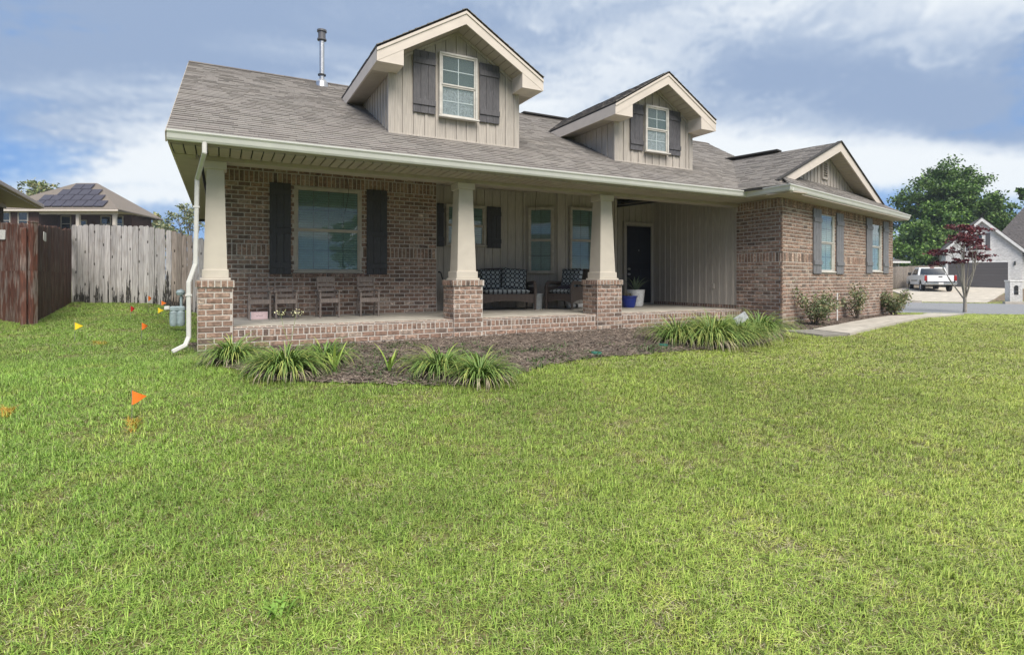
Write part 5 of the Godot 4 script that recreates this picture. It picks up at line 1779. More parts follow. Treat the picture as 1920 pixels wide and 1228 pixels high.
func garden_things() -> void:
	flag("large orange flag nearest the viewer, alone in the lawn", -3.07, -4.47, 0.25, M.flag_orange, 0.7)
	flag("yellow flag in the left lawn, closest to the red fence", -6.65, -8.42, 0.29, M.flag_yellow, 0.6)
	flag("orange flag midway between the yellow one and the downspout", -5.80, -8.67, 0.29, M.flag_orange, 1.15)
	flag("dark red flag before the grey fence", -7.59, -11.02, 0.28, M.flag_red, 1.3)
	flag("orange flag furthest back, against the grey fence boards", -8.25, -12.56, 0.36, M.flag_orange, 1.4)
	flag("orange flag behind the small yellow one near the gas meter", -7.89, -12.46, 0.32, M.flag_orange, 0.1)
	flag("small yellow flag beside the gas meter lawn", -7.24, -11.32, 0.27, M.flag_yellow, 0.5)
	rnd.seed = 91
	var paint := []
	for q in [[-2.98, -4.36, 0.05, 0.22], [-6.15, -8.25, 0.30, 0.10], [-4.15, -4.55, 0.08, 0.12]]:
		for k in 26:
			var along: float = 1.0 + rnd.randf_range(-1, 1) * q[3] * 0.16
			var x: float = q[0] * along + rnd.randf_range(-1, 1) * q[2] * 0.35
			var z: float = q[1] * along
			paint.append([Transform3D(Basis(Vector3.UP, rnd.randf() * TAU), land_at(x, z, 0.006)), Color(1, 1, 1)])
	scatter("painted_grass", "grass blades sprayed with orange marking paint", tuft(320, 5, 0.03, 0.062, 0.0055, [Color(0.62, 0.33, 0.04), Color(0.50, 0.36, 0.06)]), M.straw, paint)
	# gas meter on the left side of the house
	var gm := thing("gas_meter", "grey blue gas meter standing behind the downspout", "gas meter", spot(-0.42, 0.0, 3.0) + Vector3(0, land(spot(-0.42, 0, 3.0).x, spot(-0.42, 0, 3.0).z), 0), TURN)
	var s := Shape.new()
	for q in [-0.055, 0.055]:
		s.lathe([Vector2(0.0, 0.10), Vector2(0.06, 0.11), Vector2(0.07, 0.16), Vector2(0.07, 0.36), Vector2(0.05, 0.40), Vector2(0.0, 0.41)], 14, Vector3(q, 0, 0))
	obj("chambers", s, M.meter_grey, gm)
	obj("head", one_box(Vector3(0, 0.42, 0), Vector3(0.25, 0.10, 0.12), 0.025), M.meter_grey, gm)
	s = Shape.new()
	s.tube([Vector3(0.06, 0.46, 0), Vector3(0.06, 0.62, 0), Vector3(0.06, 0.78, -0.02)], [0.022, 0.022, 0.022], 8)
	obj("pipe", s, M.meter_grey, gm)
	s = Shape.new()
	s.lathe([Vector2(0.0, -0.05), Vector2(0.06, -0.045), Vector2(0.075, 0.0), Vector2(0.06, 0.045), Vector2(0.0, 0.05)], 14, Vector3(0.05, 0.72, 0))
	obj("regulator", s, M.meter_grey, gm)
	obj("valve", one_box(Vector3(-0.16, 0.44, 0.03), Vector3(0.09, 0.07, 0.07), 0.012), M.white, gm)
	# small sign, stake, irrigation lids
	var sg := thing("garden_sign", "small weathered grey sign tilted among the strap-leaved plants", "sign", land_at(4.02, -9.72), 0.25)
	obj("board", one_box(Vector3(0, 0.36, 0), Vector3(0.27, 0.15, 0.012), 0.004, Basis(Vector3(0, 0, 1), 0.48) * Basis(Vector3.RIGHT, -0.25)), M.sign_grey, sg)
	s = Shape.new()
	s.tube([Vector3(0, 0, 0), Vector3(0.0, 0.34, -0.015)], [0.006, 0.006], 6)
	obj("stake", s, M.metal, sg)
	var pp := thing("white_pipe", "thin white plastic pipe standing upright before the wing wall", "pipe", land_at(7.75, -13.20))
	s = Shape.new()
	s.lathe([Vector2(0.014, -0.1), Vector2(0.014, 0.66), Vector2(0.019, 0.66), Vector2(0.019, 0.70), Vector2(0.0, 0.705)], 10)
	obj("tube", s, M.white, pp)
	for q in [[1.18, -7.75, "dark green round valve box lid in the bare mulch"], [2.35, -8.62, "green irrigation lid half under the dense strap-leaved plants"]]:
		var lb := thing("irrigation_lid", q[2], "lid", land_at(q[0], q[1], 0.01), 0.0, "irrigation lids in the bed")
		s = Shape.new()
		s.lathe([Vector2(0.075, -0.03), Vector2(0.075, 0.045), Vector2(0.07, 0.05), Vector2(0.062, 0.05), Vector2(0.06, 0.044), Vector2(0.0, 0.046)], 20)
		obj("lid", s, M.lid_green, lb)
		obj("finger_grip", one_box(Vector3(0, 0.05, 0.03), Vector3(0.04, 0.012, 0.014), 0.003), M.lid_green, lb)

# ---------------------------------------------------------------- fences
func fence(called: String, label: String, a: Vector2, b: Vector2, tall: float, board: float, m: Material, tint: Callable, sd: int, rails := true) -> void:
	rnd.seed = sd
	var dir := (b - a).normalized()
	var turn := atan2(-dir.y, dir.x)
	var t := thing(called, label, "fence", Vector3(a.x, 0, a.y), turn)
	var n := int(a.distance_to(b) / board)
	for k in n:
		var x := (k + 0.5) * board
		var p := a + dir * x
		var y := land(p.x, p.y) - 0.02 + rnd.randf_range(-0.012, 0.012)
		var h := tall + rnd.randf_range(-0.02, 0.02)
		var w := board * 0.5 - rnd.randf_range(0.002, 0.006)
		var s := Shape.new()
		s.t = Transform3D(Basis(Vector3(0, 0, 1), rnd.randf_range(-0.006, 0.006)) * Basis(Vector3.UP, rnd.randf_range(-0.03, 0.03)), Vector3(x, y, rnd.randf_range(0.0, 0.006)))
		s.tint = tint.call(k)
		s.prism(PackedVector2Array([Vector2(-w, 0), Vector2(w, 0), Vector2(w, h - 0.035), Vector2(w * 0.55, h), Vector2(-w * 0.55, h), Vector2(-w, h - 0.035)]), 0.0, 0.018)
		for i in s.v.size():
			var lp := s.t.affine_inverse() * s.v[i]
			s.uv[i] = Vector2((lp.x + x) / 3.0, 1.0 - lp.y / tall)
		obj("board", s, m, t)
	if rails:
		for f in [0.12, 0.5, 0.88]:
			var s := Shape.new()
			s.bar(Vector3(0, land(a.x, a.y) + tall * f, -0.03), Vector3(a.distance_to(b), land(b.x, b.y) + tall * f, -0.03), 0.04, 0.085)
			obj("rail", s, m, t)
		var k := 0.0
		while k < a.distance_to(b):
			var p := a + dir * k
			obj("post", one_box(Vector3(k, land(p.x, p.y) + tall * 0.46, -0.10), Vector3(0.09, tall * 0.96, 0.09), 0.006), m, t)
			k += 2.4

func fences() -> void:
	var warm := func(_k): return Color(1, 1, 1) * rnd.randf_range(0.75, 1.2)
	var red := func(_k): return Color(0.62, 0.50, 0.44) * rnd.randf_range(0.75, 1.2)
	fence("red_fence", "worn red-stained board fence panel facing the lawn at far left", Vector2(-13.2, -12.15), Vector2(-8.72, -10.02), 1.86, 0.14, M.fence_red, warm, 51)
	fence("red_fence", "dark reddish brown board fence running back to the grey fence", Vector2(-8.72, -10.04), Vector2(-11.12, -13.97), 1.86, 0.14, M.fence_red, red, 52)
	var cp := thing("fence_post", "square red-stained post at the corner of the red fences", "post", land_at(-8.70, -10.06), -0.2)
	obj("shaft", one_box(Vector3(0, 0.92, 0), Vector3(0.1, 1.86, 0.1), 0.006), M.fence_red, cp)
	obj("cap", one_box(Vector3(0, 1.855, 0), Vector3(0.115, 0.03, 0.115), 0.006), M.fence_red, cp)
	var grey := func(k): return (Color(0.44, 0.40, 0.37) if k in [18, 19, 20, 21] else Color(0.63, 0.645, 0.67)) * rnd.randf_range(0.8, 1.15)
	fence("grey_fence", "tall silvery grey weathered board fence beside the house", Vector2(-11.16, -14.05), Vector2(-7.0, -14.5), 2.0, 0.132, M.fence_grey, grey, 53)
	fence("tan_fence", "pale tan board fence behind the white pickup truck", Vector2(25.0, -42.5), Vector2(34.6, -44.5), 1.75, 0.15, M.fence_tan, warm, 54, false)
	for q in [[-9.55, -10.43, 1.62, 0.26, 0.18, "blank white plate on the red fence at the picture's edge"], [-9.02, -10.62, 1.60, 0.25, 0.17, "blank white plate on the receding dark red fence"]]:
		var back: bool = q[0] > -9.4
		var dir := (Vector2(-11.12, -13.97) - Vector2(-8.72, -10.04)).normalized() if back else (Vector2(-8.72, -10.02) - Vector2(-13.2, -12.15)).normalized()
		var turn := atan2(-dir.y, dir.x)
		var nrm := Basis(Vector3.UP, turn).z
		var t := thing("white_plate", q[5], "sign", Vector3(q[0], land(q[0], q[1]), q[1]) + nrm * 0.045, turn, "white plates on the red fence")
		var s := Shape.new()
		s.t = Transform3D(Basis(Vector3(0, 0, 1), -0.05), Vector3(0, q[2], 0))
		var pl := PackedVector2Array()
		for c in [[1, 1], [-1, 1], [-1, -1], [1, -1]]:
			for k in 4:
				var an: float = [0.0, PI / 2, PI, PI * 1.5][[[1, 1], [-1, 1], [-1, -1], [1, -1]].find(c)] + k * PI / 6.0
				pl.append(Vector2(c[0] * (q[3] * 0.5 - 0.02) + cos(an) * 0.02, c[1] * (q[4] * 0.5 - 0.02) + sin(an) * 0.02))
		s.prism(pl, 0.0, 0.006)
		obj("plate", s, M.plate_white, t)
		obj("screw", one_box(Vector3(0, q[2] + 0.06, 0.008), Vector3(0.012, 0.012, 0.005), 0.002), M.metal, t)

# ---------------------------------------------------------------- neighbours
func far_window(owner_thing: Node3D, c: Vector3, wide: float, tall: float, frame: Material) -> void:
	var n := Node3D.new()
	n.name = "window"
	owner_thing.add_child(n, true)
	obj("pane", one_box(c + Vector3(0, 0, 0.02), Vector3(wide, tall, 0.03)), M.dark_glass, n)
	for q in [[0.0, tall * 0.5 + 0.05, wide + 0.2, 0.1], [0.0, -tall * 0.5 - 0.05, wide + 0.2, 0.1], [wide * 0.5 + 0.05, 0.0, 0.1, tall], [-wide * 0.5 - 0.05, 0.0, 0.1, tall]]:
		obj("frame", one_box(c + Vector3(q[0], q[1], 0.03), Vector3(q[2], q[3], 0.08)), frame, n)
	obj("meeting_rail", one_box(c + Vector3(0, 0, 0.04), Vector3(wide, 0.06, 0.03)), frame, n)

func neighbours() -> void:
	# two-storey red brick house with solar panels, beyond the grey fence
	var h := thing("solar_house", "red brick house with stepped solar panels on its hipped roof", "house", Vector3(-46.2, 0.5, -56.0))
	obj("wall", one_box(Vector3(-3.9, 3.7, -2.8), Vector3(4.5, 7.4, 5.6)), M.house_red, h)
	obj("wall", one_box(Vector3(2.2, 3.7, -4.0), Vector3(7.8, 7.4, 3.2)), M.house_red, h)
	for w in [[-5.0, 0.85, 1.5], [-3.2, 0.85, 1.6]]:
		far_window(h, Vector3(w[0], 6.55, 0.0), w[1], w[2], M.window_frame)
	for w in [[-0.8, 0.9, 1.5], [1.0, 0.6, 0.9], [3.4, 0.9, 1.5], [4.7, 0.9, 1.5]]:
		far_window(h, Vector3(w[0], 6.45 if w[1] > 0.7 else 6.3, -2.4), w[1], w[2], M.window_frame)
	obj("porch_beam", one_box(Vector3(2.2, 7.35, -0.2), Vector3(7.9, 0.32, 0.3)), M.trim, h)
	for x in [2.2, 5.9]:
		obj("porch_post", one_box(Vector3(x, 3.6, -0.2), Vector3(0.32, 7.2, 0.3), 0.02), M.trim, h)
	obj("downpipe", one_box(Vector3(-6.2, 4.0, 0.1), Vector3(0.12, 7.6, 0.12)), M.trim, h)
	var e := 7.65
	var r := [Vector3(-6.7, e, 0.6), Vector3(6.8, e, 0.6), Vector3(6.9, e - 0.3, -6.4), Vector3(-6.7, e, -6.4)]
	var top := [Vector3(-0.2, e + 3.2, -3.0), Vector3(2.0, e + 3.2, -3.0)]
	var rf := Node3D.new()
	rf.name = "roof"
	h.add_child(rf)
	slab("roof_plane", [r[0], r[1], top[1], top[0]], Vector3(0, -0.12, 0), M.far_roof, rf)
	slab("roof_plane", [r[1], r[2], top[1]], Vector3(0, -0.12, 0), M.far_roof, rf)
	slab("roof_plane", [r[2], r[3], top[0], top[1]], Vector3(0, -0.12, 0), M.far_roof, rf)
	slab("roof_plane", [r[3], r[0], top[0]], Vector3(0, -0.12, 0), M.far_roof, rf)
	obj("eave_trim", one_box(Vector3(0.05, e - 0.14, 0.62), Vector3(13.5, 0.16, 0.08)), M.trim, rf)
	obj("soffit", one_box(Vector3(0.0, e - 0.2, -2.0), Vector3(13.2, 0.06, 5.0)), M.trim, rf)
	var up := (Vector3(0, 3.2, -3.6)).normalized()
	var pt := Transform3D(Basis(Vector3.RIGHT, up, Vector3.RIGHT.cross(up)), r[0])
	var rows := [[2.4, 9], [4.75, 6], [6.0, 4], [6.75, 2]]
	for k in 4:
		for j in rows[k][1]:
			obj("solar_panel", moved(pt, one_box(Vector3(rows[k][0] + j * 1.06 + 0.5, 0.80 + k * 1.05, 0.12), Vector3(0.99, 0.99, 0.06), 0.01)), M.solar, rf)
	# dark brick house whose eave shows above the red fence
	var d := thing("dark_house", "dark brick house with a wide brown eave above the red fence", "house", Vector3(-16.3, 0.0, -19.0), 0.0)
	d.basis = Basis(Vector3(0.52, 0, 0.854), Vector3.UP, Vector3(-0.854, 0, 0.52))
	obj("wall", one_box(Vector3(6.4, 1.9, 3.0), Vector3(11.2, 3.5, 4.6)), M.house_dark_brick, d)
	slab("roof", [Vector3(-0.4, 3.78, -0.05), Vector3(13, 3.78, -0.05), Vector3(13, 5.9, 4.4), Vector3(3.2, 5.9, 4.4)], Vector3(0, -0.1, 0), M.far_roof_grey, d)
	slab("roof", [Vector3(-0.4, 3.78, -0.05), Vector3(3.2, 5.9, 4.4), Vector3(-0.4, 3.78, 8.0)], Vector3(0, -0.1, 0), M.far_roof_grey, d)
	obj("soffit", one_box(Vector3(6.2, 3.60, 0.42), Vector3(13, 0.04, 0.95)), M.soffit, d)
	obj("gutter", one_box(Vector3(6.2, 3.68, -0.08), Vector3(13.2, 0.13, 0.12), 0.02), mat("brown_gutter", lin(0.30, 0.235, 0.19), 0.5), d)
	obj("frieze", one_box(Vector3(6.4, 3.50, 0.66), Vector3(11.2, 0.14, 0.06)), M.brown_gutter, d)
	# white brick house with the grey garage door
	var g := thing("white_house", "white painted brick house with a grey garage door", "house", Vector3(39.3, 0.40, -46.5), -0.58)
	g.scale = Vector3(0.80, 1, 0.80)
	obj("wall", moved(Transform3D(Basis.IDENTITY, Vector3.ZERO), prism_shape(PackedVector2Array([Vector2(-2.85, -0.3), Vector2(3.3, -0.3), Vector2(3.3, 3.05), Vector2(0.1, 5.72), Vector2(-2.85, 3.25)]), -7.0, 0.0)), M.house_white_brick, g)
	rnd.seed = 61
	var bw := Shape.new()
	for row in 66:                                          # painted bricks, a thin joint between them
		var y := row * 0.0845 - 0.1
		var x := -2.85 + (0.11 if row % 2 else 0.0)
		while x < 3.25:
			var tp := 5.72 - absf(x + 0.11 - 0.1) * (0.835 if x > 0.0 else 0.838)
			if y < tp - 0.12 and not (x > -2.72 and x < 2.26 and y < 2.18) and not (x > -1.2 and x < 0.9 and y > 3.05 and y < 4.7):
				bw.tint = Color(1, 1, 1) * rnd.randf_range(0.86, 1.06)
				bw.box(Vector3(x + 0.105, y + 0.04, 0.006), Vector3(0.205, 0.07, 0.02))
			x += 0.22
	kind(obj("brick", bw, M.house_white_brick, g), "stuff")
	var gd := Node3D.new()
	gd.name = "garage_door"
	g.add_child(gd)
	for k in 4:
		obj("door_section", one_box(Vector3(-0.22, 0.27 + k * 0.53, -0.01), Vector3(4.85, 0.526, 0.06), 0.003), M.garage_door, gd)
	obj("door_trim", one_box(Vector3(-0.22, 2.16, 0.03), Vector3(4.98, 0.07, 0.06)), M.white, gd)
	far_window(g, Vector3(-0.25, 3.85, 0.0), 0.78, 1.35, M.white)
	for x in [-0.98, 0.62]:
		obj("shutter", one_box(Vector3(x, 3.85, 0.03), Vector3(0.36, 1.45, 0.05), 0.01), M.shutter, g)
	var gl := Node3D.new()
	gl.name = "wall_lantern"
	g.add_child(gl)
	obj("lantern_cap", one_box(Vector3(2.72, 2.16, 0.12), Vector3(0.16, 0.07, 0.16), 0.03), M.black, gl)
	obj("lantern_body", one_box(Vector3(2.72, 1.99, 0.12), Vector3(0.12, 0.24, 0.12), 0.02), M.dark_glass, gl)
	var gr := Node3D.new()
	gr.name = "roof"
	g.add_child(gr)
	slab("roof_plane", [Vector3(0.1, 5.92, 0.35), Vector3(4.0, 2.72, 0.35), Vector3(4.0, 2.72, -9), Vector3(0.1, 5.92, -9)], Vector3(0, -0.12, 0), M.far_roof_grey, gr)
	slab("roof_plane", [Vector3(0.1, 5.92, 0.35), Vector3(-3.3, 3.1, 0.35), Vector3(-3.3, 3.1, -9), Vector3(0.1, 5.92, -9)], Vector3(0, -0.12, 0), M.far_roof_grey, gr)
	slab("barge_board", [Vector3(0.1, 5.84, 0.36), Vector3(4.0, 2.64, 0.36), Vector3(4.0, 2.38, 0.36), Vector3(0.1, 5.56, 0.36)], Vector3(0, 0, -0.05), M.white, gr)
	slab("barge_board", [Vector3(0.1, 5.84, 0.36), Vector3(-3.3, 3.02, 0.36), Vector3(-3.3, 2.76, 0.36), Vector3(0.1, 5.56, 0.36)], Vector3(0, 0, -0.05), M.white, gr)
	slab("roof_plane", [Vector3(3.5, 2.75, -0.9), Vector3(22, 2.75, -0.9), Vector3(22, 12.6, -8.0), Vector3(9.6, 12.6, -8.0), Vector3(2.0, 4.6, -3.5)], Vector3(0, -0.12, 0), M.far_roof_grey, gr)
	slab("roof_plane", [Vector3(2.0, 4.6, -3.5), Vector3(9.6, 12.6, -8.0), Vector3(4.0, 4.0, -14)], Vector3(0, -0.12, 0), M.far_roof_grey, gr)
	obj("wall", one_box(Vector3(12.5, 1.3, -5.5), Vector3(18.0, 2.9, 8.0)), M.house_white_brick, g)
	# mailbox pillar
	var mb := thing("mailbox_pillar", "white brick mailbox pillar at the kerb across the road", "mailbox", land_at(25.9, -28.6), -0.35)
	rnd.seed = 62
	obj("pillar", one_box(Vector3(0, 0.52, 0), Vector3(0.52, 1.04, 0.52)), M.house_white_brick, mb)
	var mbs := Shape.new()
	for row in 12:
		for k in 3:
			var x := -0.26 + (0.0 if row % 2 else -0.11) + k * 0.22
			var a := maxf(x, -0.255)
			var b := minf(x + 0.21, 0.255)
			if row in [5, 6, 7, 8] and k == 1 or b - a < 0.03:
				continue
			mbs.tint = Color(1, 1, 1) * rnd.randf_range(0.84, 1.06)
			mbs.box(Vector3((a + b) * 0.5, 0.045 + row * 0.084, 0.262), Vector3(b - a, 0.072, 0.016))
	obj("brick_face", mbs, M.house_white_brick, mb)
	obj("cap", one_box(Vector3(0, 1.07, 0), Vector3(0.58, 0.08, 0.58), 0.015), M.house_white_brick, mb)
	var door_outline := PackedVector2Array([Vector2(-0.085, 0.56), Vector2(0.085, 0.56), Vector2(0.085, 0.76)])
	for k in 7:
		door_outline.append(Vector2(cos(k * PI / 6.0), sin(k * PI / 6.0)) * 0.085 + Vector2(0, 0.77))
	obj("letter_door", prism_shape(door_outline, 0.26, 0.285), M.black, mb)
	obj("newspaper_slot", one_box(Vector3(0, 0.46, 0.272), Vector3(0.17, 0.15, 0.03)), M.black, mb)
	# low grey-roofed house beyond the tan fence
	var sh := thing("far_house", "low grey roofed house behind the tan fence", "house", Vector3(33.9, 0.2, -50.0))
	obj("wall", one_box(Vector3(-3.0, 1.3, -3), Vector3(8.0, 2.6, 6)), mat("far_wall", lin(0.30, 0.29, 0.25), 0.9), sh)
	slab("roof", [Vector3(-8, 2.5, 0.5), Vector3(1.6, 2.5, 0.5), Vector3(-1.0, 3.5, -2.6), Vector3(-8, 3.5, -2.6)], Vector3(0, -0.15, 0), M.far_roof_grey, sh)
	obj("gutter", one_box(Vector3(-3.2, 2.45, 0.55), Vector3(9.7, 0.16, 0.1)), M.white, sh)
	obj("downpipe", one_box(Vector3(0.95, 1.2, 0.05), Vector3(0.1, 2.4, 0.1)), M.white, sh)
	far_window(sh, Vector3(-2.0, 1.4, 0.0), 0.9, 1.1, M.white)

func across_the_street() -> void:
	# long low house and trees out of view, placed to darken the porch window reflections
	var h := thing("unseen_opposite_house", "brown roofed house out of view across the street, darkening the porch window reflections", "house", Vector3(-6.0, -0.6, 24.0), PI)
	obj("wall", one_box(Vector3(0, 1.4, -4), Vector3(18, 2.8, 8)), M.house_red, h)
	slab("roof", [Vector3(-9.6, 2.7, 0.6), Vector3(9.6, 2.7, 0.6), Vector3(5.0, 6.2, -4), Vector3(-5.0, 6.2, -4)], Vector3(0, -0.15, 0), M.far_roof_grey, h)
	slab("roof", [Vector3(-9.6, 2.7, -8.6), Vector3(9.6, 2.7, -8.6), Vector3(5.0, 6.2, -4), Vector3(-5.0, 6.2, -4)], Vector3(0, -0.15, 0), M.far_roof_grey, h)
	for sx in [-1.0, 1.0]:
		slab("roof", [Vector3(sx * 9.6, 2.7, 0.6), Vector3(sx * 9.6, 2.7, -8.6), Vector3(sx * 5.0, 6.2, -4)], Vector3(0, -0.15, 0), M.far_roof_grey, h)
	for x in [-6.0, -2.0, 5.0]:
		far_window(h, Vector3(x, 1.5, 0.0), 1.2, 1.4, M.white)
	var greens := [Color(0.075, 0.16, 0.035), Color(0.05, 0.115, 0.028), Color(0.10, 0.20, 0.045)]
	for k in 3:
		tree("unseen_street_tree", ["broad tree across the street behind the viewer's left", "tree across the street behind the viewer", "tree across the street behind the viewer's right"][k], Vector3([-24.0, 10.0, 26.0][k], -0.6, [26.0, 30.0, 22.0][k]), 8.0, ball_of(9, 0.0, 2.5, 7.5, 3.4, 3.4, 1.7, 950 + k), 0.3, 260, greens, 960 + k, {"group": "unseen trees across the street"})

func truck() -> void:
	var t := thing("pickup_truck", "white pickup truck parked on the driveway, tail to the road", "truck", land_at(29.7, -38.4, 0.06), deg_to_rad(-24.0))
	t.scale = Vector3.ONE * 0.93
	var w := 0.98
	# the tail is at z = 0, the nose at z = -5.6
	var bed := Shape.new()
	bed.t = Transform3D(Basis(Vector3(0, 0, 1), Vector3.UP, Vector3(-1, 0, 0)), Vector3.ZERO)
	# side outline in (z, y): wheel arches cut from the lower edge
	var arch := func(cz: float) -> Array:
		var out := []
		for k in 9:
			var a := PI * k / 8.0
			out.append(Vector2(cz - cos(a) * 0.46, 0.62 + sin(a) * 0.38 - 0.10))
		return out
	var low := PackedVector2Array([Vector2(-5.5, 0.55)])
	low.append_array(PackedVector2Array(arch.call(-4.7)))
	low.append_array(PackedVector2Array(arch.call(-1.25)))
	low.append_array(PackedVector2Array([Vector2(-0.03, 0.52), Vector2(0.0, 0.70), Vector2(0.0, 1.22), Vector2(-4.15, 1.24), Vector2(-5.35, 1.14), Vector2(-5.58, 1.0), Vector2(-5.6, 0.6)]))
	for sx in [-1.0, 1.0]:
		var s := Shape.new()
		s.t = Transform3D(Basis(Vector3(0, 0, 1), Vector3.UP, Vector3(-1, 0, 0)), Vector3(sx * (w - 0.04), 0, 0))
		s.prism(low, -0.04, 0.04)
		obj("side_panel", s, M.car_white, t)
	obj("bed_floor", one_box(Vector3(0, 0.75, -0.98), Vector3(w * 2 - 0.16, 0.06, 1.9)), M.black, t)
	obj("bed_rail", one_box(Vector3(0, 1.235, -0.98), Vector3(w * 2 - 0.02, 0.03, 1.94), 0.01), M.black, t)
	obj("engine_hood", one_box(Vector3(0, 0.98, -4.8), Vector3(w * 2 - 0.16, 0.42, 1.5), 0.08), M.car_white, t)
	obj("floor_pan", one_box(Vector3(0, 0.55, -2.9), Vector3(w * 2 - 0.2, 0.18, 5.0)), M.black, t)
	var cab := Shape.new()
	cab.t = Transform3D(Basis(Vector3(0, 0, 1), Vector3.UP, Vector3(-1, 0, 0)), Vector3.ZERO)
	var cp := [Vector3(-w + 0.03, 1.2, -1.98), Vector3(w - 0.03, 1.2, -1.98), Vector3(w - 0.17, 1.84, -2.2), Vector3(-w + 0.17, 1.84, -2.2), Vector3(-w + 0.03, 1.2, -4.25), Vector3(w - 0.03, 1.2, -4.25), Vector3(w - 0.17, 1.84, -3.4), Vector3(-w + 0.17, 1.84, -3.4)]
	var cs := Shape.new()
	var cm := Vector3(0, 1.5, -3.0)
	for f in [[0, 1, 2, 3], [4, 5, 6, 7], [0, 3, 7, 4], [1, 2, 6, 5], [3, 2, 6, 7], [0, 1, 5, 4]]:
		cs.face([cp[f[0]], cp[f[1]], cp[f[2]], cp[f[3]]], cm)
	obj("cab", cs, M.car_white, t)
	var rg := Shape.new()                                   # rear glass, then the side glass
	rg.face([Vector3(-w + 0.16, 1.28, -1.99), Vector3(w - 0.16, 1.28, -1.99), Vector3(w - 0.25, 1.76, -2.155), Vector3(-w + 0.25, 1.76, -2.155)], cm)
	obj("rear_window", rg, M.dark_glass, t)
	for sx in [-1.0, 1.0]:
		for q in [[-2.25, -2.95, -2.38, -2.95], [-3.02, -3.98, -3.02, -3.42]]:
			var s := Shape.new()
			s.face([Vector3(sx * (w - 0.035), 1.27, q[0]), Vector3(sx * (w - 0.035), 1.27, q[1]), Vector3(sx * (w - 0.142), 1.75, q[3]), Vector3(sx * (w - 0.142), 1.75, q[2])], cm)
			obj("side_window", s, M.dark_glass, t)
		obj("tail_light", one_box(Vector3(sx * (w - 0.075), 1.0, 0.012), Vector3(0.15, 0.40, 0.06), 0.015), M.red_lens, t)
		obj("mirror", one_box(Vector3(sx * (w + 0.13), 1.36, -3.85), Vector3(0.2, 0.22, 0.1), 0.03), M.black, t)
		obj("door_trim", one_box(Vector3(sx * (w + 0.004), 0.82, -3.0), Vector3(0.02, 0.06, 1.9)), M.black, t)
		for z in [-1.25, -4.7]:
			var n := Node3D.new()
			n.name = "wheel"
			t.add_child(n, true)
			n.position = Vector3(sx * (w - 0.14), 0.37, z)
			n.rotation.z = -sx * PI / 2
			var s := Shape.new()
			s.lathe([Vector2(0.22, -0.12), Vector2(0.35, -0.125), Vector2(0.37, -0.09), Vector2(0.37, 0.09), Vector2(0.35, 0.125), Vector2(0.22, 0.12)], 24)
			obj("tyre", s, M.rubber, n)
			s = Shape.new()
			s.lathe([Vector2(0.225, 0.11), Vector2(0.20, 0.09), Vector2(0.10, 0.10), Vector2(0.07, 0.125), Vector2(0.0, 0.125)], 18)
			obj("rim", s, M.chrome, n)
	obj("tailgate", one_box(Vector3(0, 0.97, 0.004), Vector3(1.62, 0.48, 0.05), 0.02), M.car_white, t)
	obj("tailgate_handle", one_box(Vector3(0, 1.10, 0.035), Vector3(0.24, 0.08, 0.02), 0.01), M.black, t)
	obj("rear_bumper", one_box(Vector3(0, 0.60, 0.09), Vector3(1.96, 0.18, 0.2), 0.04), M.chrome, t)
	obj("bumper_step", one_box(Vector3(0, 0.70, 0.10), Vector3(1.9, 0.025, 0.18)), M.black, t)
	obj("number_plate", one_box(Vector3(0, 0.61, 0.196), Vector3(0.31, 0.15, 0.01)), M.plate_white, t)
	obj("brake_lamp", one_box(Vector3(0, 1.815, -2.17), Vector3(0.3, 0.04, 0.03)), M.red_lens, t)
	obj("axle", one_box(Vector3(0, 0.37, -1.25), Vector3(1.5, 0.12, 0.12)), M.black, t)

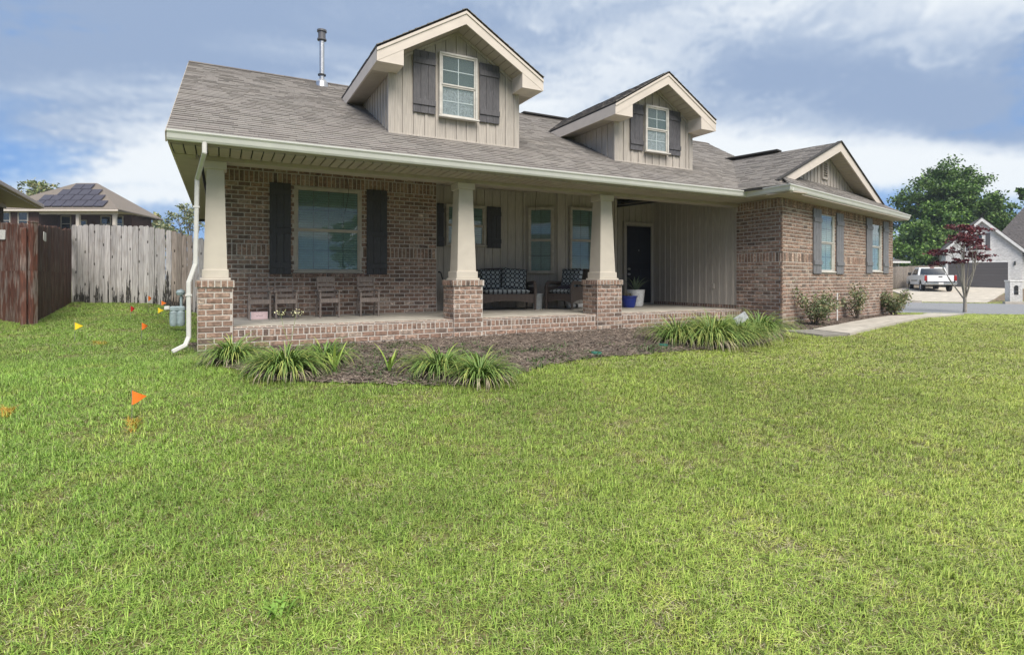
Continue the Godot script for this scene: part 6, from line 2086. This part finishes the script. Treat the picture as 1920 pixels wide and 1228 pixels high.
func trees() -> void:
	var greens := [Color(0.10, 0.19, 0.03), Color(0.065, 0.13, 0.022), Color(0.135, 0.235, 0.04), Color(0.05, 0.10, 0.02)]
	var olive := [Color(0.16, 0.19, 0.07), Color(0.12, 0.15, 0.06), Color(0.22, 0.20, 0.08), Color(0.09, 0.12, 0.045)]
	var pale := [Color(0.24, 0.27, 0.14), Color(0.30, 0.30, 0.18), Color(0.18, 0.23, 0.10)]
	tree("oak_tree", "tall dense green oak rising behind the white house", Vector3(47.0, 0.4, -60.0), 13.0, ball_of(30, 0.0, 3.2, 11.7, 4.0, 4.2, 1.9, 70), 0.14, 1700, greens, 71, {"group": "green trees on the right"})
	tree("oak_tree", "lower dark green tree directly behind the tan fence", Vector3(42.3, 0.4, -56.5), 8.0, ball_of(16, 0.0, 1.4, 5.6, 3.8, 3.2, 1.7, 72), 0.14, 1400, greens, 73, {"group": "green trees on the right"})
	tree("oak_tree", "dark bushy tree between the oak and the white house gable", Vector3(50.5, 0.4, -58.0), 8.5, ball_of(14, 0.0, 1.8, 6.2, 2.6, 3.0, 1.5, 74), 0.14, 1300, greens, 75, {"group": "green trees on the right"})
	tree("oak_tree", "open-crowned tree poking up behind the white roof ridge", Vector3(56.5, 0.4, -66.0), 10.0, ball_of(9, 0.0, 5.5, 9.4, 2.6, 2.6, 1.0, 76), 0.2, 200, olive, 77, {"group": "green trees on the right"})
	tree("oak_tree", "leafy branches of a tree at the top right picture edge", Vector3(57.6, 0.4, -58.0), 14.0, ball_of(12, -0.6, 8.2, 13.0, 3.0, 3.0, 1.2, 78), 0.2, 330, greens, 79, {"group": "green trees on the right"})
	tree("pale_tree", "thin pale tree just past the wing's right eave", Vector3(46.0, 0.4, -72.0), 10.0, ball_of(9, 0.0, 4.5, 10.2, 2.6, 2.5, 1.1, 80), 0.17, 230, pale, 81)
	tree("olive_tree", "olive green tree behind the solar panel house at left", Vector3(-60.5, 0.4, -71.0), 13.5, ball_of(18, 0.0, 5.0, 12.6, 4.2, 3.6, 1.5, 82), 0.2, 330, olive, 83, {"group": "trees on the left"})
	tree("olive_tree", "dark green tree squeezed between the dark house and the solar house", Vector3(-57.0, 0.4, -66.0), 8.5, ball_of(12, 0.0, 2.5, 7.4, 2.6, 2.6, 1.4, 84), 0.22, 380, greens, 85, {"group": "trees on the left"})
	tree("bare_tree", "sparse half-bare tree above the grey fence near the downspout", Vector3(-41.6, 0.4, -71.0), 10.5, ball_of(13, 0.0, 4.5, 10.0, 2.8, 2.6, 1.1, 86), 0.15, 190, pale + olive, 87, {"group": "trees on the left"})
	rnd.seed = 88
	for k in 7:
		tree("distant_tree", ["low distant tree right of the solar house roof, against the skyline", "low distant tree just left of the sparse half-bare one", "distant round treetop over the grey fence, nearest the house column", "far tree hidden mostly by the porch column", "distant treetop beside the solar house's right eave", "far small treetop seen past the solar house", "farthest low treetop on the left skyline"][k], Vector3(-72.0 + k * 5.0, 0.2, -108.0 + (k % 3) * 6.0), 12.0, ball_of(7, 0.0, 5.0, 9.5 + (k % 3), 3.0, 3.0, 1.7, 890 + k), 0.35, 150, olive, 900 + k, {"group": "trees on the left"})
	# red-leaved maple on the verge
	var reds := [Color(0.085, 0.012, 0.02), Color(0.12, 0.018, 0.028), Color(0.06, 0.01, 0.016), Color(0.15, 0.03, 0.035)]
	var tiers := []
	rnd.seed = 90
	for k in 15:
		var f := k / 14.0
		tiers.append([rnd.randf_range(-0.95, 0.9) * (1.0 - f * 0.45) + 0.18 * f, 1.75 + f * 1.35, rnd.randf_range(-0.7, 0.7) * (1.0 - f * 0.4), rnd.randf_range(0.26, 0.42)])
	tree("red_maple", "small purple-red maple with pale forked trunks on the verge", land_at(16.1, -19.7), 3.1, tiers, 0.042, 215, reds, 91, {"fork": 0.55, "trunk": 0.06, "bark": M.pale_bark, "leaf": M.leaf_red, "flat": 0.4})
	var verge := PackedVector2Array([Vector2(23.6, -27.6), Vector2(48.0, -18.0), Vector2(56.0, -40.0), Vector2(42.2, -46.2)])
	kind(obj("verge", strip(verge, 0.02, 0.05), mat("verge_soil", lin(0.27, 0.20, 0.13), 0.97, M.mulch.albedo_texture, 1.4)), "structure")

func rest() -> void:
	porch_things()
	plants()
	garden_things()
	fences()
	neighbours()
	across_the_street()
	truck()
	trees()
